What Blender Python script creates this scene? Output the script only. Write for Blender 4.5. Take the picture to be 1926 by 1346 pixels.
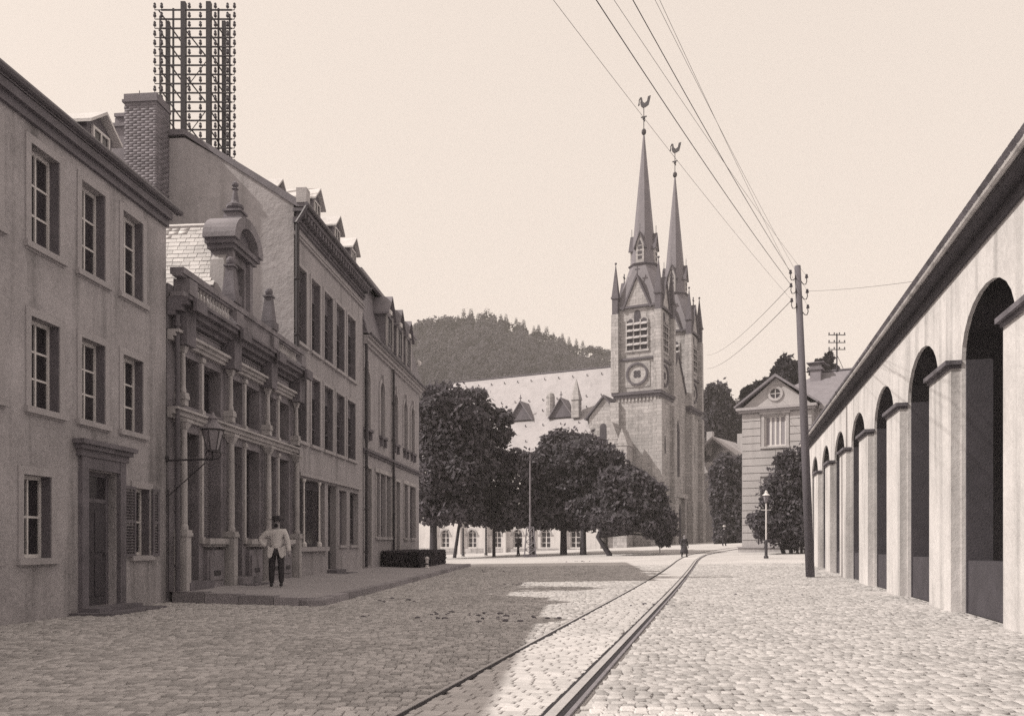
import bpy, bmesh, math, random
import numpy as np
from mathutils import Vector, Matrix, noise
S = bpy.context.scene
for o in list(bpy.data.objects): bpy.data.objects.remove(o)
COL = S.collection
R = math.radians
random.seed(7)

# ------------------------------------------------------------------ camera, sky, sun, exposure
F, CX, HY, HC = 1600.0, 945.0, 1022.0, 1.25        # focal length, principal point and eye height in photo units
cam = bpy.data.cameras.new('camera'); camo = bpy.data.objects.new('camera', cam); COL.objects.link(camo)
camo.location = (0, 0, HC); camo.rotation_euler = (R(90), 0, 0)
cam.sensor_width = 36; cam.lens = 36*F/1926; cam.shift_x = (963-CX)/1926; cam.shift_y = (HY-673)/1926
cam.clip_start = .1; cam.clip_end = 4000
S.camera = camo
SUN_EL, SUN_DX, SUN_DY = 46, -.985, -.17            # towards the sun
W = bpy.data.worlds.new('World'); S.world = W; W.use_nodes = True
nt = W.node_tree; bg = nt.nodes['Background']
sky = nt.nodes.new('ShaderNodeTexSky'); sky.sky_type = 'NISHITA'; sky.sun_disc = False
sky.sun_elevation = R(SUN_EL); sky.sun_rotation = math.atan2(SUN_DX, SUN_DY); sky.dust_density = 4
bw = nt.nodes.new('ShaderNodeRGBToBW'); nt.links.new(sky.outputs[0], bw.inputs[0])
pw = nt.nodes.new('ShaderNodeMath'); pw.operation = 'POWER'; pw.inputs[1].default_value = .12
nt.links.new(bw.outputs[0], pw.inputs[0])
mx = nt.nodes.new('ShaderNodeVectorMath'); mx.operation = 'SCALE'; mx.inputs[0].default_value = (7.95, 6.95, 6.17)
nt.links.new(pw.outputs[0], mx.inputs['Scale']); nt.links.new(mx.outputs[0], bg.inputs[0])
bg.inputs[1].default_value = .1
sd = bpy.data.lights.new('sun', 'SUN'); sd.energy = 4.6; sd.angle = R(.5); sd.color = (1, .93, .84)
so = bpy.data.objects.new('sun', sd); COL.objects.link(so)
h = Vector((SUN_DX, SUN_DY, 0)).normalized()*math.cos(R(SUN_EL)); sv = Vector((h.x, h.y, math.sin(R(SUN_EL))))
so.rotation_euler = sv.to_track_quat('Z', 'Y').to_euler(); so.location = (-40, -10, 60)
S.view_settings.view_transform = 'Standard'; S.view_settings.look = 'None'
S.view_settings.exposure = 0; S.view_settings.gamma = 1; S.view_settings.use_curve_mapping = False
S.render.engine = 'CYCLES'
S.cycles.use_denoising = False
S.cycles.max_bounces = 6; S.cycles.volume_bounces = 1
HAZE = .0005

# ------------------------------------------------------------------ helpers
def P(px, py, Y): return Vector(((px-CX)/F*Y, Y, HC+(HY-py)*Y/F))

class MB:
    def __init__(s): s.v = []; s.f = []
    def add(s, v, f):
        n = len(s.v); s.v += [tuple(p) for p in v]; s.f += [tuple(i+n for i in q) for q in f]; return s
    def quad(s, *p): return s.add(p, [tuple(range(len(p)))])
    def box(s, x0, x1, y0, y1, z0, z1):
        v = [(x0,y0,z0),(x1,y0,z0),(x1,y1,z0),(x0,y1,z0),(x0,y0,z1),(x1,y0,z1),(x1,y1,z1),(x0,y1,z1)]
        return s.add(v, [(3,2,1,0),(4,5,6,7),(0,1,5,4),(1,2,6,5),(2,3,7,6),(3,0,4,7)])
    def frus(s, cx, cy, a, b, z0, z1, a1=None, b1=None):
        a1 = a if a1 is None else a1; b1 = b if b1 is None else b1
        v = [(cx-a,cy-b,z0),(cx+a,cy-b,z0),(cx+a,cy+b,z0),(cx-a,cy+b,z0),(cx-a1,cy-b1,z1),(cx+a1,cy-b1,z1),(cx+a1,cy+b1,z1),(cx-a1,cy+b1,z1)]
        return s.add(v, [(3,2,1,0),(4,5,6,7),(0,1,5,4),(1,2,6,5),(2,3,7,6),(3,0,4,7)])
    def prism(s, pts, ax, lo, hi):
        n = len(pts)
        def m(p, t): return {'x': (t,p[0],p[1]), 'y': (p[0],t,p[1]), 'z': (p[0],p[1],t)}[ax]
        v = [m(p,lo) for p in pts]+[m(p,hi) for p in pts]
        f = [tuple(range(n-1,-1,-1)), tuple(range(n,2*n))]+[(i,(i+1)%n,n+(i+1)%n,n+i) for i in range(n)]
        return s.add(v, f)
    def tube(s, pts, r, n=6):
        pts = [Vector(p) for p in pts]; k = len(pts)
        rr = r if isinstance(r, (list, tuple)) else [r]*k
        v = []; up = None
        for i, p in enumerate(pts):
            t = (pts[min(i+1,k-1)]-pts[max(i-1,0)]).normalized()
            if up is None: up = Vector((0,0,1)) if abs(t.z) < .9 else Vector((1,0,0))
            a = t.cross(up).normalized(); b = a.cross(t).normalized(); up = b
            for j in range(n):
                q = 2*math.pi*j/n; v.append(p+(a*math.cos(q)+b*math.sin(q))*rr[i])
        f = [(i*n+j, i*n+(j+1)%n, (i+1)*n+(j+1)%n, (i+1)*n+j) for i in range(k-1) for j in range(n)]
        f += [tuple(range(n-1,-1,-1)), tuple(range((k-1)*n, k*n))]
        return s.add(v, f)
    def lathe(s, cx, cy, prof, n=12, ph=0):
        v = [(cx+r*math.cos(ph+2*math.pi*j/n), cy+r*math.sin(ph+2*math.pi*j/n), z) for r, z in prof for j in range(n)]
        k = len(prof)
        f = [(i*n+j, i*n+(j+1)%n, (i+1)*n+(j+1)%n, (i+1)*n+j) for i in range(k-1) for j in range(n)]
        f += [tuple(range(n-1,-1,-1)), tuple(range((k-1)*n, k*n))]
        return s.add(v, f)
    def ball(s, c, r, n=8, sz=1, sx=1, sy=1):
        m = n//2+1
        prof = [(max(.001, math.sin(math.pi*i/m)), -math.cos(math.pi*i/m)) for i in range(m+1)]
        k = len(s.v); s.lathe(0, 0, prof, n)
        s.v[k:] = [(c[0]+x*r*sx, c[1]+y*r*sy, c[2]+z*r*sz) for x, y, z in s.v[k:]]
        return s
    def xf(s, M, start=0):
        s.v[start:] = [tuple(M @ Vector(p)) for p in s.v[start:]]; return s
    def mesh(s, name, mat, smooth=False, fix=True):
        me = bpy.data.meshes.new(name); me.from_pydata(s.v, [], s.f)
        if fix and len(s.f) < 60000:
            b = bmesh.new(); b.from_mesh(me); bmesh.ops.recalc_face_normals(b, faces=b.faces); b.to_mesh(me); b.free()
        if mat: me.materials.append(mat)
        if smooth:
            me.polygons.foreach_set('use_smooth', [True]*len(me.polygons))
        return me
    def obj(s, name, mat, parent=None, smooth=False, fix=True, loc=None):
        return link(name, s.mesh(name, mat, smooth, fix), parent, loc)

def link(name, me, parent=None, loc=None, M=None):
    o = bpy.data.objects.new(name, me); COL.objects.link(o)
    if parent is not None: o.parent = parent
    if loc is not None: o.location = loc
    if M is not None: o.matrix_basis = M
    return o
def T(o, label=None, cat=None, group=None, kind=None):
    if label: o['label'] = label
    if cat: o['category'] = cat
    if group: o['group'] = group
    if kind: o['kind'] = kind
    return o
def root(name, loc, rz, label, cat, group=None):
    o = link(name, None, None, loc); o.rotation_euler = (0, 0, rz)
    return T(o, label, cat, group)
def world_of(o):
    M = Matrix.Translation(o.location) @ o.rotation_euler.to_matrix().to_4x4() if o.parent is None else None
    return M if M is not None else world_of(o.parent) @ o.matrix_basis

# ------------------------------------------------------------------ materials (sepia greys, as the print shows them)
def C(v):
    t = min(1, v/.45)
    return (v*1.03, v*(.935+.055*t), v*(1.12-.13*t), 1)
MATS = {}
def mat(name, v, var=.18, scale=1.2, stretch=(1,1,1), fine=30, bump=.25, rough=.85, island=0, objr=0, spec=.3, stain=0, grain=0.12):
    m = bpy.data.materials.new(name); m.use_nodes = True; t = m.node_tree; N = t.nodes; L = t.links
    b = N['Principled BSDF']; b.inputs['Roughness'].default_value = rough; b.inputs['Specular IOR Level'].default_value = spec
    geo = N.new('ShaderNodeNewGeometry'); mp = N.new('ShaderNodeMapping'); mp.inputs['Scale'].default_value = stretch
    L.new(geo.outputs['Position'], mp.inputs[0])
    n1 = N.new('ShaderNodeTexNoise'); n1.inputs['Scale'].default_value = scale; n1.inputs['Detail'].default_value = 5; n1.inputs['Roughness'].default_value = .62
    L.new(mp.outputs[0], n1.inputs['Vector'])
    n2 = N.new('ShaderNodeTexNoise'); n2.inputs['Scale'].default_value = fine; n2.inputs['Detail'].default_value = 3; n2.inputs['Roughness'].default_value = .7
    L.new(geo.outputs['Position'], n2.inputs['Vector'])
    def math_(op, a, bb):
        x = N.new('ShaderNodeMath'); x.operation = op
        for i, q in enumerate((a, bb)):
            if isinstance(q, (int, float)): x.inputs[i].default_value = q
            else: L.new(q, x.inputs[i])
        return x.outputs[0]
    f = math_('ADD', math_('MULTIPLY', math_('SUBTRACT', n1.outputs['Fac'], .5), 3.2*var), 1.0)
    f = math_('ADD', f, math_('MULTIPLY', math_('SUBTRACT', n2.outputs['Fac'], .5), 3*grain))
    if island:
        f = math_('ADD', f, math_('MULTIPLY', math_('SUBTRACT', geo.outputs['Random Per Island'], .5), 2*island))
    if objr:
        oi = N.new('ShaderNodeObjectInfo'); f = math_('ADD', f, math_('MULTIPLY', math_('SUBTRACT', oi.outputs['Random'], .5), 2*objr))
    if stain:
        mp2 = N.new('ShaderNodeMapping'); mp2.inputs['Scale'].default_value = (1.6, 1.6, .12); L.new(geo.outputs['Position'], mp2.inputs[0])
        n3 = N.new('ShaderNodeTexNoise'); n3.inputs['Scale'].default_value = 1.5; n3.inputs['Detail'].default_value = 6; L.new(mp2.outputs[0], n3.inputs['Vector'])
        cr = N.new('ShaderNodeMapRange'); cr.inputs[1].default_value = .5; cr.inputs[2].default_value = .72; cr.inputs[3].default_value = 0; cr.inputs[4].default_value = stain
        L.new(n3.outputs['Fac'], cr.inputs[0]); f = math_('SUBTRACT', f, cr.outputs[0])
    f = math_('MAXIMUM', f, .15)
    vm = N.new('ShaderNodeVectorMath'); vm.operation = 'SCALE'; vm.inputs[0].default_value = C(v)[:3]; L.new(f, vm.inputs['Scale'])
    L.new(vm.outputs[0], b.inputs['Base Color'])
    if bump:
        bp = N.new('ShaderNodeBump'); bp.inputs['Strength'].default_value = bump; bp.inputs['Distance'].default_value = .03
        L.new(n2.outputs['Fac'], bp.inputs['Height']); L.new(bp.outputs[0], b.inputs['Normal'])
    MATS[name] = m; return m
def leafy(m, f=.45):
    t = m.node_tree; N = t.nodes; b = N['Principled BSDF']; out = N['Material Output']
    tr = N.new('ShaderNodeBsdfTranslucent'); mix = N.new('ShaderNodeMixShader'); mix.inputs[0].default_value = f
    t.links.new(b.inputs['Base Color'].links[0].from_socket, tr.inputs['Color'])
    t.links.new(b.outputs[0], mix.inputs[1]); t.links.new(tr.outputs[0], mix.inputs[2]); t.links.new(mix.outputs[0], out.inputs['Surface'])
def masonry(m, w=.75, h=.36, amt=.22):
    t = m.node_tree; N = t.nodes; L = t.links; b = N['Principled BSDF']
    geo = N.new('ShaderNodeNewGeometry'); sp = N.new('ShaderNodeSeparateXYZ'); L.new(geo.outputs['Position'], sp.inputs[0])
    a1 = N.new('ShaderNodeMath'); a1.operation = 'MULTIPLY'; a1.inputs[1].default_value = .75; L.new(sp.outputs[1], a1.inputs[0])
    a2 = N.new('ShaderNodeMath'); L.new(sp.outputs[0], a2.inputs[0]); L.new(a1.outputs[0], a2.inputs[1])
    cb = N.new('ShaderNodeCombineXYZ'); L.new(a2.outputs[0], cb.inputs[0]); L.new(sp.outputs[2], cb.inputs[1])
    br = N.new('ShaderNodeTexBrick'); br.inputs['Scale'].default_value = 1; br.inputs['Brick Width'].default_value = w; br.inputs['Row Height'].default_value = h
    br.inputs['Mortar Size'].default_value = .022; br.inputs['Color1'].default_value = (1,1,1,1); br.inputs['Color2'].default_value = (1-amt,)*3+(1,); br.inputs['Mortar'].default_value = (.62,.62,.62,1)
    L.new(cb.outputs[0], br.inputs['Vector'])
    old = b.inputs['Base Color'].links[0].from_socket; mu = N.new('ShaderNodeVectorMath'); mu.operation = 'MULTIPLY'
    L.new(old, mu.inputs[0]); L.new(br.outputs['Color'], mu.inputs[1]); L.new(mu.outputs[0], b.inputs['Base Color'])
PLASTER1 = mat('old_plaster', 0.34, .3, .9, fine=12, bump=.6, stain=.5, grain=.2)
PLASTER2 = mat('smooth_plaster', 0.33, .2, .6, fine=18, bump=.3, stain=.3)
GABLEPL = mat('rough_plaster', 0.36, .18, .7, fine=5, bump=.9, stain=.22)
PLASTER3 = mat('pale_plaster', 0.32, .15, .7, fine=16, bump=.3, stain=.2)
STONE = mat('weathered_stone', 0.22, .35, 1.6, fine=18, bump=.5, stain=.35)
STONEL = mat('pale_stone', 0.4, .22, 2, fine=20, bump=.3, stain=.3)
STONED = mat('dark_stone', 0.15, .35, 2.2, fine=18, bump=.5, stain=.3)
SURR = mat('window_stone', 0.35, .15, 2, fine=25, bump=.3)
WHITEW = mat('white_painted_wood', .6, .12, 4, fine=40, bump=.1, rough=.6)
GREYW = mat('grey_painted_wood', 0.13, .25, 3, fine=40, bump=.15, rough=.65)
DARKW = mat('dark_wood', .07, .3, 4, fine=40, bump=.2)
GLASS = mat('window_glass', .035, .4, 1.5, fine=3, bump=.04, rough=.12, spec=.45, objr=.4)
CURTAIN = mat('window_blind', .26, .15, 3, stretch=(1,1,.1), bump=.1)
IRON = mat('iron', .045, .3, 5, bump=.15, rough=.55)
IRONL = mat('weathered_iron', .2, .25, 5, bump=.15, rough=.6)
ZINC = mat('zinc', .1, .25, 3, bump=.1, rough=.5)
SLATE = mat('slate', 0.5, .2, 3, fine=30, bump=.3, rough=.55, island=.16, objr=.16)
SLATED = mat('dark_slate', 0.16, .25, 3, fine=30, bump=.3, rough=.6, island=.3, objr=.2)
SLATEC = mat('church_slate', 0.355, .14, .5, fine=5, bump=.25, rough=.75, stain=.12, grain=.12, objr=.03, island=.03)
SPIRE = mat('spire_slate', 0.17, .16, .8, fine=5, bump=.5, rough=.6)
CHST = mat('church_stone', 0.42, .2, .6, fine=3.5, bump=1, stain=.25, grain=.25)
CHSTD = mat('church_dark_stone', 0.11, .25, .8, fine=6, bump=.5)
CHWH = mat('church_plaster', 0.55, .12, .4, fine=8, bump=.3, stain=.2)
masonry(CHST)
BRICK = mat('old_brick', 0.19, .25, 3, fine=30, bump=.4, island=.2, objr=.2)
MORTAR = mat('mortar', .2, .2, 3, bump=.3)
SETT = mat('cobble_sett', 0.49, .16, .45, fine=28, bump=.5, rough=.8, island=.22, objr=.22)
SETT_ = 0
ROAD = mat('road_setts', 0.47, .2, .4, fine=7, bump=.9, rough=.85, grain=.25)
TRACKB = mat('track_paving', 0.49, .16, .6, fine=12, bump=.4, rough=.85, island=.12, objr=.12)
PAVE = mat('pavement_gravel', 0.33, .15, .6, fine=22, bump=.5)
KERB = mat('kerb_granite', 0.27, .2, 2, fine=25, bump=.4, objr=.2)
DIRTD = mat('dung', 0.13, .3, 6, bump=.3)
DIRT = mat('dry_earth', .3, .2, .1, fine=3, bump=.4)
STUCCO = mat('pale_stucco', 0.62, .22, .7, fine=9, bump=.35, stain=.38)
OPENSHADE = mat('opening_shade', 0.07, .3, 2, bump=.3)  # near-black colour standing in for the shade inside openings
TILE = mat('roof_tile', .15, .3, 3, fine=25, bump=.3, objr=.3, island=.3)
HOUSEW = mat('villa_render', 0.4, .1, 1, fine=14, bump=.25, stain=.14)
SLATEV = mat('villa_slate', .2, .2, 2, fine=20, bump=.4, rough=.6)
LEAF = mat('foliage', 0.12, .3, .8, fine=9, bump=0, rough=.6, island=.55, spec=.25)
LEAF2 = mat('hedge_foliage', 0.105, .3, 1, fine=9, bump=0, rough=.65, island=.5, spec=.25)
FOREST = mat('forest_foliage', 0.1, .2, .05, fine=1.5, bump=0, rough=.8, island=.28, spec=.1)
CONIF = mat('conifer_foliage', 0.06, .3, .3, fine=2, bump=0, rough=.8, island=.4, spec=.1)
for m_ in (LEAF, LEAF2, FOREST, CONIF): leafy(m_)
BARK = mat('bark', .05, .3, 3, stretch=(1,1,.3), fine=20, bump=.8)
POLEW = mat('tarred_pole', 0.13, .3, 3, stretch=(1,1,.15), fine=30, bump=.5)
PORC = mat('porcelain', .07, .1, 5, bump=0, rough=.3)
SKIN = mat('skin', 0.3, .1, 5, bump=.05, rough=.6)
CLOTHW = mat('pale_linen', .62, .1, 6, fine=60, bump=.3)
CLOTHD = mat('dark_cloth', .045, .2, 6, fine=60, bump=.3)
HAIRM = mat('dark_hair', .03, .2, 30, fine=80, bump=.5)
STEEL = mat('rail_steel', .42, .15, 2, fine=20, bump=.1, rough=.5)
GROOVE = mat('rail_groove', .03, .2, 4, bump=.1)

# ------------------------------------------------------------------ building kit (local frame: x along the front, -y towards the street)
def wall(mb, u0, u1, z0, z1, ops, d=.22, y=0):
    """front plane at y with rectangular or arched openings (a,b,c,d[,rise]) and their reveals going to y+d"""
    us = sorted({u0, u1, *[q for o in ops for q in o[:2]]}); zs = sorted({z0, z1, *[q for o in ops for q in o[2:4]]})
    us = [u for u in us if u0 <= u <= u1]; zs = [z for z in zs if z0 <= z <= z1]
    for i in range(len(us)-1):
        for j in range(len(zs)-1):
            cu, cz = (us[i]+us[i+1])/2, (zs[j]+zs[j+1])/2
            if any(o[0] < cu < o[1] and o[2] < cz < o[3] for o in ops): continue
            mb.quad((us[i],y,zs[j]), (us[i+1],y,zs[j]), (us[i+1],y,zs[j+1]), (us[i],y,zs[j+1]))
    for o in ops:
        a, b, c, dd = o[:4]; r = o[4] if len(o) > 4 else 0
        top = dd-r
        mb.quad((a,y,c),(a,y+d,c),(a,y+d,top),(a,y,top)); mb.quad((b,y,c),(b,y,top),(b,y+d,top),(b,y+d,c))
        mb.quad((a,y,c),(b,y,c),(b,y+d,c),(a,y+d,c))
        if r <= 0: mb.quad((a,y,dd),(a,y+d,dd),(b,y+d,dd),(b,y,dd))
        else:
            pts = arc(a, b, top, r)
            for (p, q) in zip(pts[:-1], pts[1:]):
                mb.quad((p[0],y,p[1]),(q[0],y,q[1]),(q[0],y+d,q[1]),(p[0],y+d,p[1]))
            k = len(pts)//2
            mb.quad(*[(p[0],y,p[1]) for p in pts[:k+1]], (a,y,dd)) if False else None
            for (p, q) in zip(pts[:-1], pts[1:]):
                mb.quad((p[0],y,p[1]),(q[0],y,q[1]),(q[0],y,dd),(p[0],y,dd))
    return mb
def arc(a, b, z, r, n=12):
    m, w = (a+b)/2, (b-a)/2
    return [(m-w*math.cos(math.pi*i/n), z+r*math.sin(math.pi*i/n)) for i in range(n+1)]
UNIT = {}
def unit_box(m):
    k = m.name
    if k not in UNIT: UNIT[k] = MB().box(0,1,0,1,0,1).mesh('pane', m)
    return UNIT[k]
def bm_(x0, x1, y0, y1, z0, z1):
    return Matrix.Translation((x0,y0,z0)) @ Matrix.Diagonal((x1-x0, y1-y0, z1-z0, 1))
def window(par, a, b, c, d, y, nx, nz, m=None, fw=.06, bar=.035, pane=None, sill=None, arch=0, head=0, solid_head=None, name='window'):
    """one window: frame mesh > panes (and sill); y is the outer face of the frame"""
    m = m or WHITEW; pane = pane or GLASS
    f = MB(); t = .06
    f.box(a,a+fw,y,y+t,c,d); f.box(b-fw,b,y,y+t,c,d); f.box(a+fw,b-fw,y,y+t,d-fw,d); f.box(a+fw,b-fw,y,y+t,c,c+fw)
    i0, i1, k0, k1 = a+fw, b-fw, c+fw, d-fw
    xs = [i0+(i1-i0)*k/nx for k in range(nx+1)]; zs = [k0+(k1-k0)*k/nz for k in range(nz+1)]
    for x in xs[1:-1]: f.box(x-bar/2, x+bar/2, y+.005, y+t-.005, k0, k1)
    for z in zs[1:-1]: f.box(i0, i1, y+.01, y+t-.01, z-bar/2, z+bar/2)
    w = f.obj(name, m, par)
    for i in range(nx):
        for j in range(nz):
            mm = pane
            if solid_head and j == nz-1: mm = solid_head
            link('pane', unit_box(mm), w, M=bm_(xs[i]+(bar/2 if i else 0), xs[i+1]-(bar/2 if i < nx-1 else 0), y+.03, y+.04, zs[j]+(bar/2 if j else 0), zs[j+1]-(bar/2 if j < nz-1 else 0)))
    if sill:
        MB().box(a-sill[0], b+sill[0], -sill[1], y-.001, c-sill[2], c-.002).obj('sill', sill[3] if len(sill) > 3 else SURR, w)
    return w
def surround(mb, a, b, c, d, w=.14, p=.02, bottom=True):
    mb.box(a-w, a-.002, -p, .01, c-(w if bottom else 0), d+w); mb.box(b+.002, b+w, -p, .01, c-(w if bottom else 0), d+w)
    mb.box(a-.002, b+.002, -p, .01, d+.002, d+w)
    if bottom: mb.box(a-.002, b+.002, -p, .01, c-w, c-.002)
def mstep(mb, u0, u1, prof):
    """moulding: stack of (z0,z1,projection)"""
    for z0, z1, p in prof: mb.box(u0, u1, -p, .02, z0, z1)
PIECE = {}
def piece_mesh(kind, m):
    k = (kind, m.name)
    if k not in PIECE:
        b = MB()
        if kind == 'sett': b.add([(-.5,-.5,0),(.5,-.5,0),(.5,.5,0),(-.5,.5,0),(-.5,-.5,.75),(.5,-.5,.75),(.5,.5,.75),(-.5,.5,.75),(-.4,-.4,1),(.4,-.4,1),(.4,.4,1),(-.4,.4,1)],
            [(0,1,5,4),(1,2,6,5),(2,3,7,6),(3,0,4,7),(4,5,9,8),(5,6,10,9),(6,7,11,10),(7,4,8,11),(8,9,10,11)])
        else: b.box(-.5,.5,-.5,.5,0,1)
        PIECE[k] = b.mesh(kind, m)
    return PIECE[k]
def pieces(par, name, kind, mats, m, limit=300):
    """mats: local matrices. The nearest to the camera become objects, the rest one stuff part."""
    Mw = world_of(par); inv = Vector((0,0,HC))
    mats = sorted(mats, key=lambda q: ((Mw @ q).translation-inv).length)
    me = piece_mesh(kind, m)
    for q in mats[:limit]: link(name, me, par, M=q)
    if len(mats) > limit:
        base = np.array([list(v.co)+[1] for v in me.vertices]); fs = np.array([list(p.vertices) for p in me.polygons])
        A = np.array([[list(r) for r in q] for q in mats[limit:]])
        V = np.einsum('kij,nj->kni', A, base)[:,:,:3]; n = len(base)
        Fs = (fs[None]+(np.arange(len(A))*n)[:,None,None]).reshape(-1, fs.shape[1])
        T(link(name, np_mesh(name, V.reshape(-1,3), Fs, m), par), kind='stuff')
def np_mesh(name, V, Q, m):
    me = bpy.data.meshes.new(name); V = np.asarray(V, np.float32); Q = np.asarray(Q, np.int32); k = Q.shape[1]
    me.vertices.add(len(V)); me.vertices.foreach_set('co', V.ravel())
    me.loops.add(Q.size); me.loops.foreach_set('vertex_index', Q.ravel())
    me.polygons.add(len(Q)); me.polygons.foreach_set('loop_start', np.arange(0, Q.size, k, dtype=np.int32))
    me.polygons.foreach_set('loop_total', np.full(len(Q), k, np.int32))
    me.update(calc_edges=True); me.materials.append(m); return me
def tmat(x, y, z, sx, sy, sz, rz=0, rx=0, ry=0):
    return Matrix.Translation((x,y,z)) @ Matrix.Rotation(rz,4,'Z') @ Matrix.Rotation(rx,4,'X') @ Matrix.Rotation(ry,4,'Y') @ Matrix.Diagonal((sx,sy,sz,1))
def leaves(name, lobes, n, size, m, seed, shell=.55, droop=.3):
    """leaf quads spread through ellipsoid lobes (cx,cy,cz,rx,ry,rz)"""
    rg = np.random.default_rng(seed); L = np.array(lobes, float)
    wv = (L[:,3]*L[:,4]*L[:,5])**.67; idx = rg.choice(len(L), n, p=wv/wv.sum())
    d = rg.normal(size=(n,3)); d /= np.linalg.norm(d, axis=1)[:,None]
    rr = (shell+(1-shell)*rg.random(n)**.6)[:,None]*(1+.10*rg.normal(size=(n,1)))
    # clumps: radius modulated by direction so the outline is uneven
    ph = rg.random((len(L),6))*6.28
    lump = 1+.10*np.sin(7*d[:,0]+ph[idx,0])*np.sin(6*d[:,1]+ph[idx,1])+.08*np.sin(13*d[:,2]+ph[idx,2])*np.sin(11*d[:,0]+ph[idx,3])
    c = L[idx,:3]+d*L[idx,3:6]*rr*lump[:,None]
    nrm = d*.6+rg.normal(size=(n,3))*.7; nrm[:,2] += .25; nrm /= np.linalg.norm(nrm,axis=1)[:,None]
    a = np.cross(nrm, rg.normal(size=(n,3))); a /= np.linalg.norm(a,axis=1)[:,None]; b = np.cross(nrm, a)
    s = size*(.6+.8*rg.random((n,1)))
    b[:,2] -= droop*.3
    V = np.stack([c-a*s, c-b*s*.55, c+a*s, c+b*s*.55], 1).reshape(-1,3)
    Q = np.arange(4*n).reshape(n,4)
    return np_mesh(name, V, Q, m)

# ------------------------------------------------------------------ ground
ALPHA = math.atan(.0906); CA = math.cos(ALPHA); AX = 8.7
def fx(Y): return -AX+.0906*Y                     # street front of the left row
RX0, RXS = 4.2, .266                              # right arcade wall line
def gz(X, Y):
    t = min(1, max(0, (Y-20)/55))**1.6
    z = t*(.1+.045*(min(45, max(-7, X))+5))
    return z
def sheet(name, xs, ys, zf, m):
    v = [(x, y, zf(x,y)) for y in ys for x in xs]; n = len(xs)
    f = [(j*n+i, j*n+i+1, (j+1)*n+i+1, (j+1)*n+i) for j in range(len(ys)-1) for i in range(n-1)]
    return T(MB().add(v, f).obj(name, m, fix=False, smooth=True), kind='structure')
sheet('ground', [-2500,-600,-120,-45,120,600,2500], [-300,-20,60,180,600,2500], lambda x, y: -.35, DIRT)
road = sheet('road', [-45+1.5*i for i in range(86)], [-12+1.5*i for i in range(96)], lambda x, y: gz(x, y), ROAD)

def rail_pts(off):
    pts = [(1.46+.252*(Y-12.8), Y) for Y in (-4, 0, 4, 8, 12, 16, 20, 24, 28, 32, 36, 40, 44, 48)]
    pts += [(11.5,52.2),(13.0,57),(15.3,62),(18.4,67),(22.5,71.5),(28,76),(36,81)]
    out = []
    for i, p in enumerate(pts):
        a = Vector(pts[max(0,i-1)]); b = Vector(pts[min(len(pts)-1,i+1)]); t = (b-a).normalized(); nn = Vector((t.y,-t.x))
        q = Vector(p)+nn*off; out.append((q.x, q.y))
    return out
def strip(mb, o0, o1, dz, thick=.0):
    A, B = rail_pts(o0), rail_pts(o1)
    for i in range(len(A)-1):
        q = [(A[i]),(B[i]),(B[i+1]),(A[i+1])]
        top = [(x,y,gz(x,y)+dz) for x, y in q]
        mb.quad(*top)
        if thick:
            bot = [(x,y,gz(x,y)+dz-thick) for x, y in q]
            mb.add(top+bot, [(0,4,5,1),(1,5,6,2),(2,6,7,3),(3,7,4,0)])
    return mb
G = .48
bed = strip(MB(), -G-.07, G+.24, .008, .06).obj('track_bed', TRACKB, fix=False); T(bed, kind='structure')
rl = root('tram_rail', (0,0,0), 0, 'left rail of the narrow tramway, one thin dark line in the paving', 'rail')
strip(MB(), -G-.055, -G-.02, .034, .02).obj('rail_head', STEEL, rl, fix=False)
strip(MB(), -G-.02, -G+.03, .026).obj('groove', GROOVE, rl, fix=False)
rr_ = root('tram_rail', (0,0,0), 0, 'right rail of the narrow tramway, doubled by a check rail', 'rail')
strip(MB(), G, G+.045, .026).obj('groove', GROOVE, rr_, fix=False)
strip(MB(), G+.045, G+.125, .034, .02).obj('rail_head', STEEL, rr_, fix=False)
strip(MB(), G+.125, G+.185, .026).obj('groove', GROOVE, rr_, fix=False)
strip(MB(), G+.185, G+.22, .034, .02).obj('check_rail', IRONL, rr_, fix=False)

ts = []; yy = 5.0; jr = 0
while yy < 28:
    k = -G+.035-random.uniform(0,.15)
    while k < G-.02:
        w = random.uniform(.15,.2); a_, b_ = max(k,-G+.035), min(k+w, G-.005)
        if b_-a_ > .05:
            cx = 1.46+.252*(yy-12.8)+(a_+b_)/2/math.cos(math.atan(.252))
            ts.append(tmat(cx, yy-.252*(a_+b_)/2*.94, gz(cx,yy)+.002, b_-a_-.008, .118, .022+random.uniform(0,.006), -math.atan(.252)))
        k += w
    yy += .125; jr += 1
pieces(bed, 'sett', 'sett', ts, TRACKB)
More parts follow.
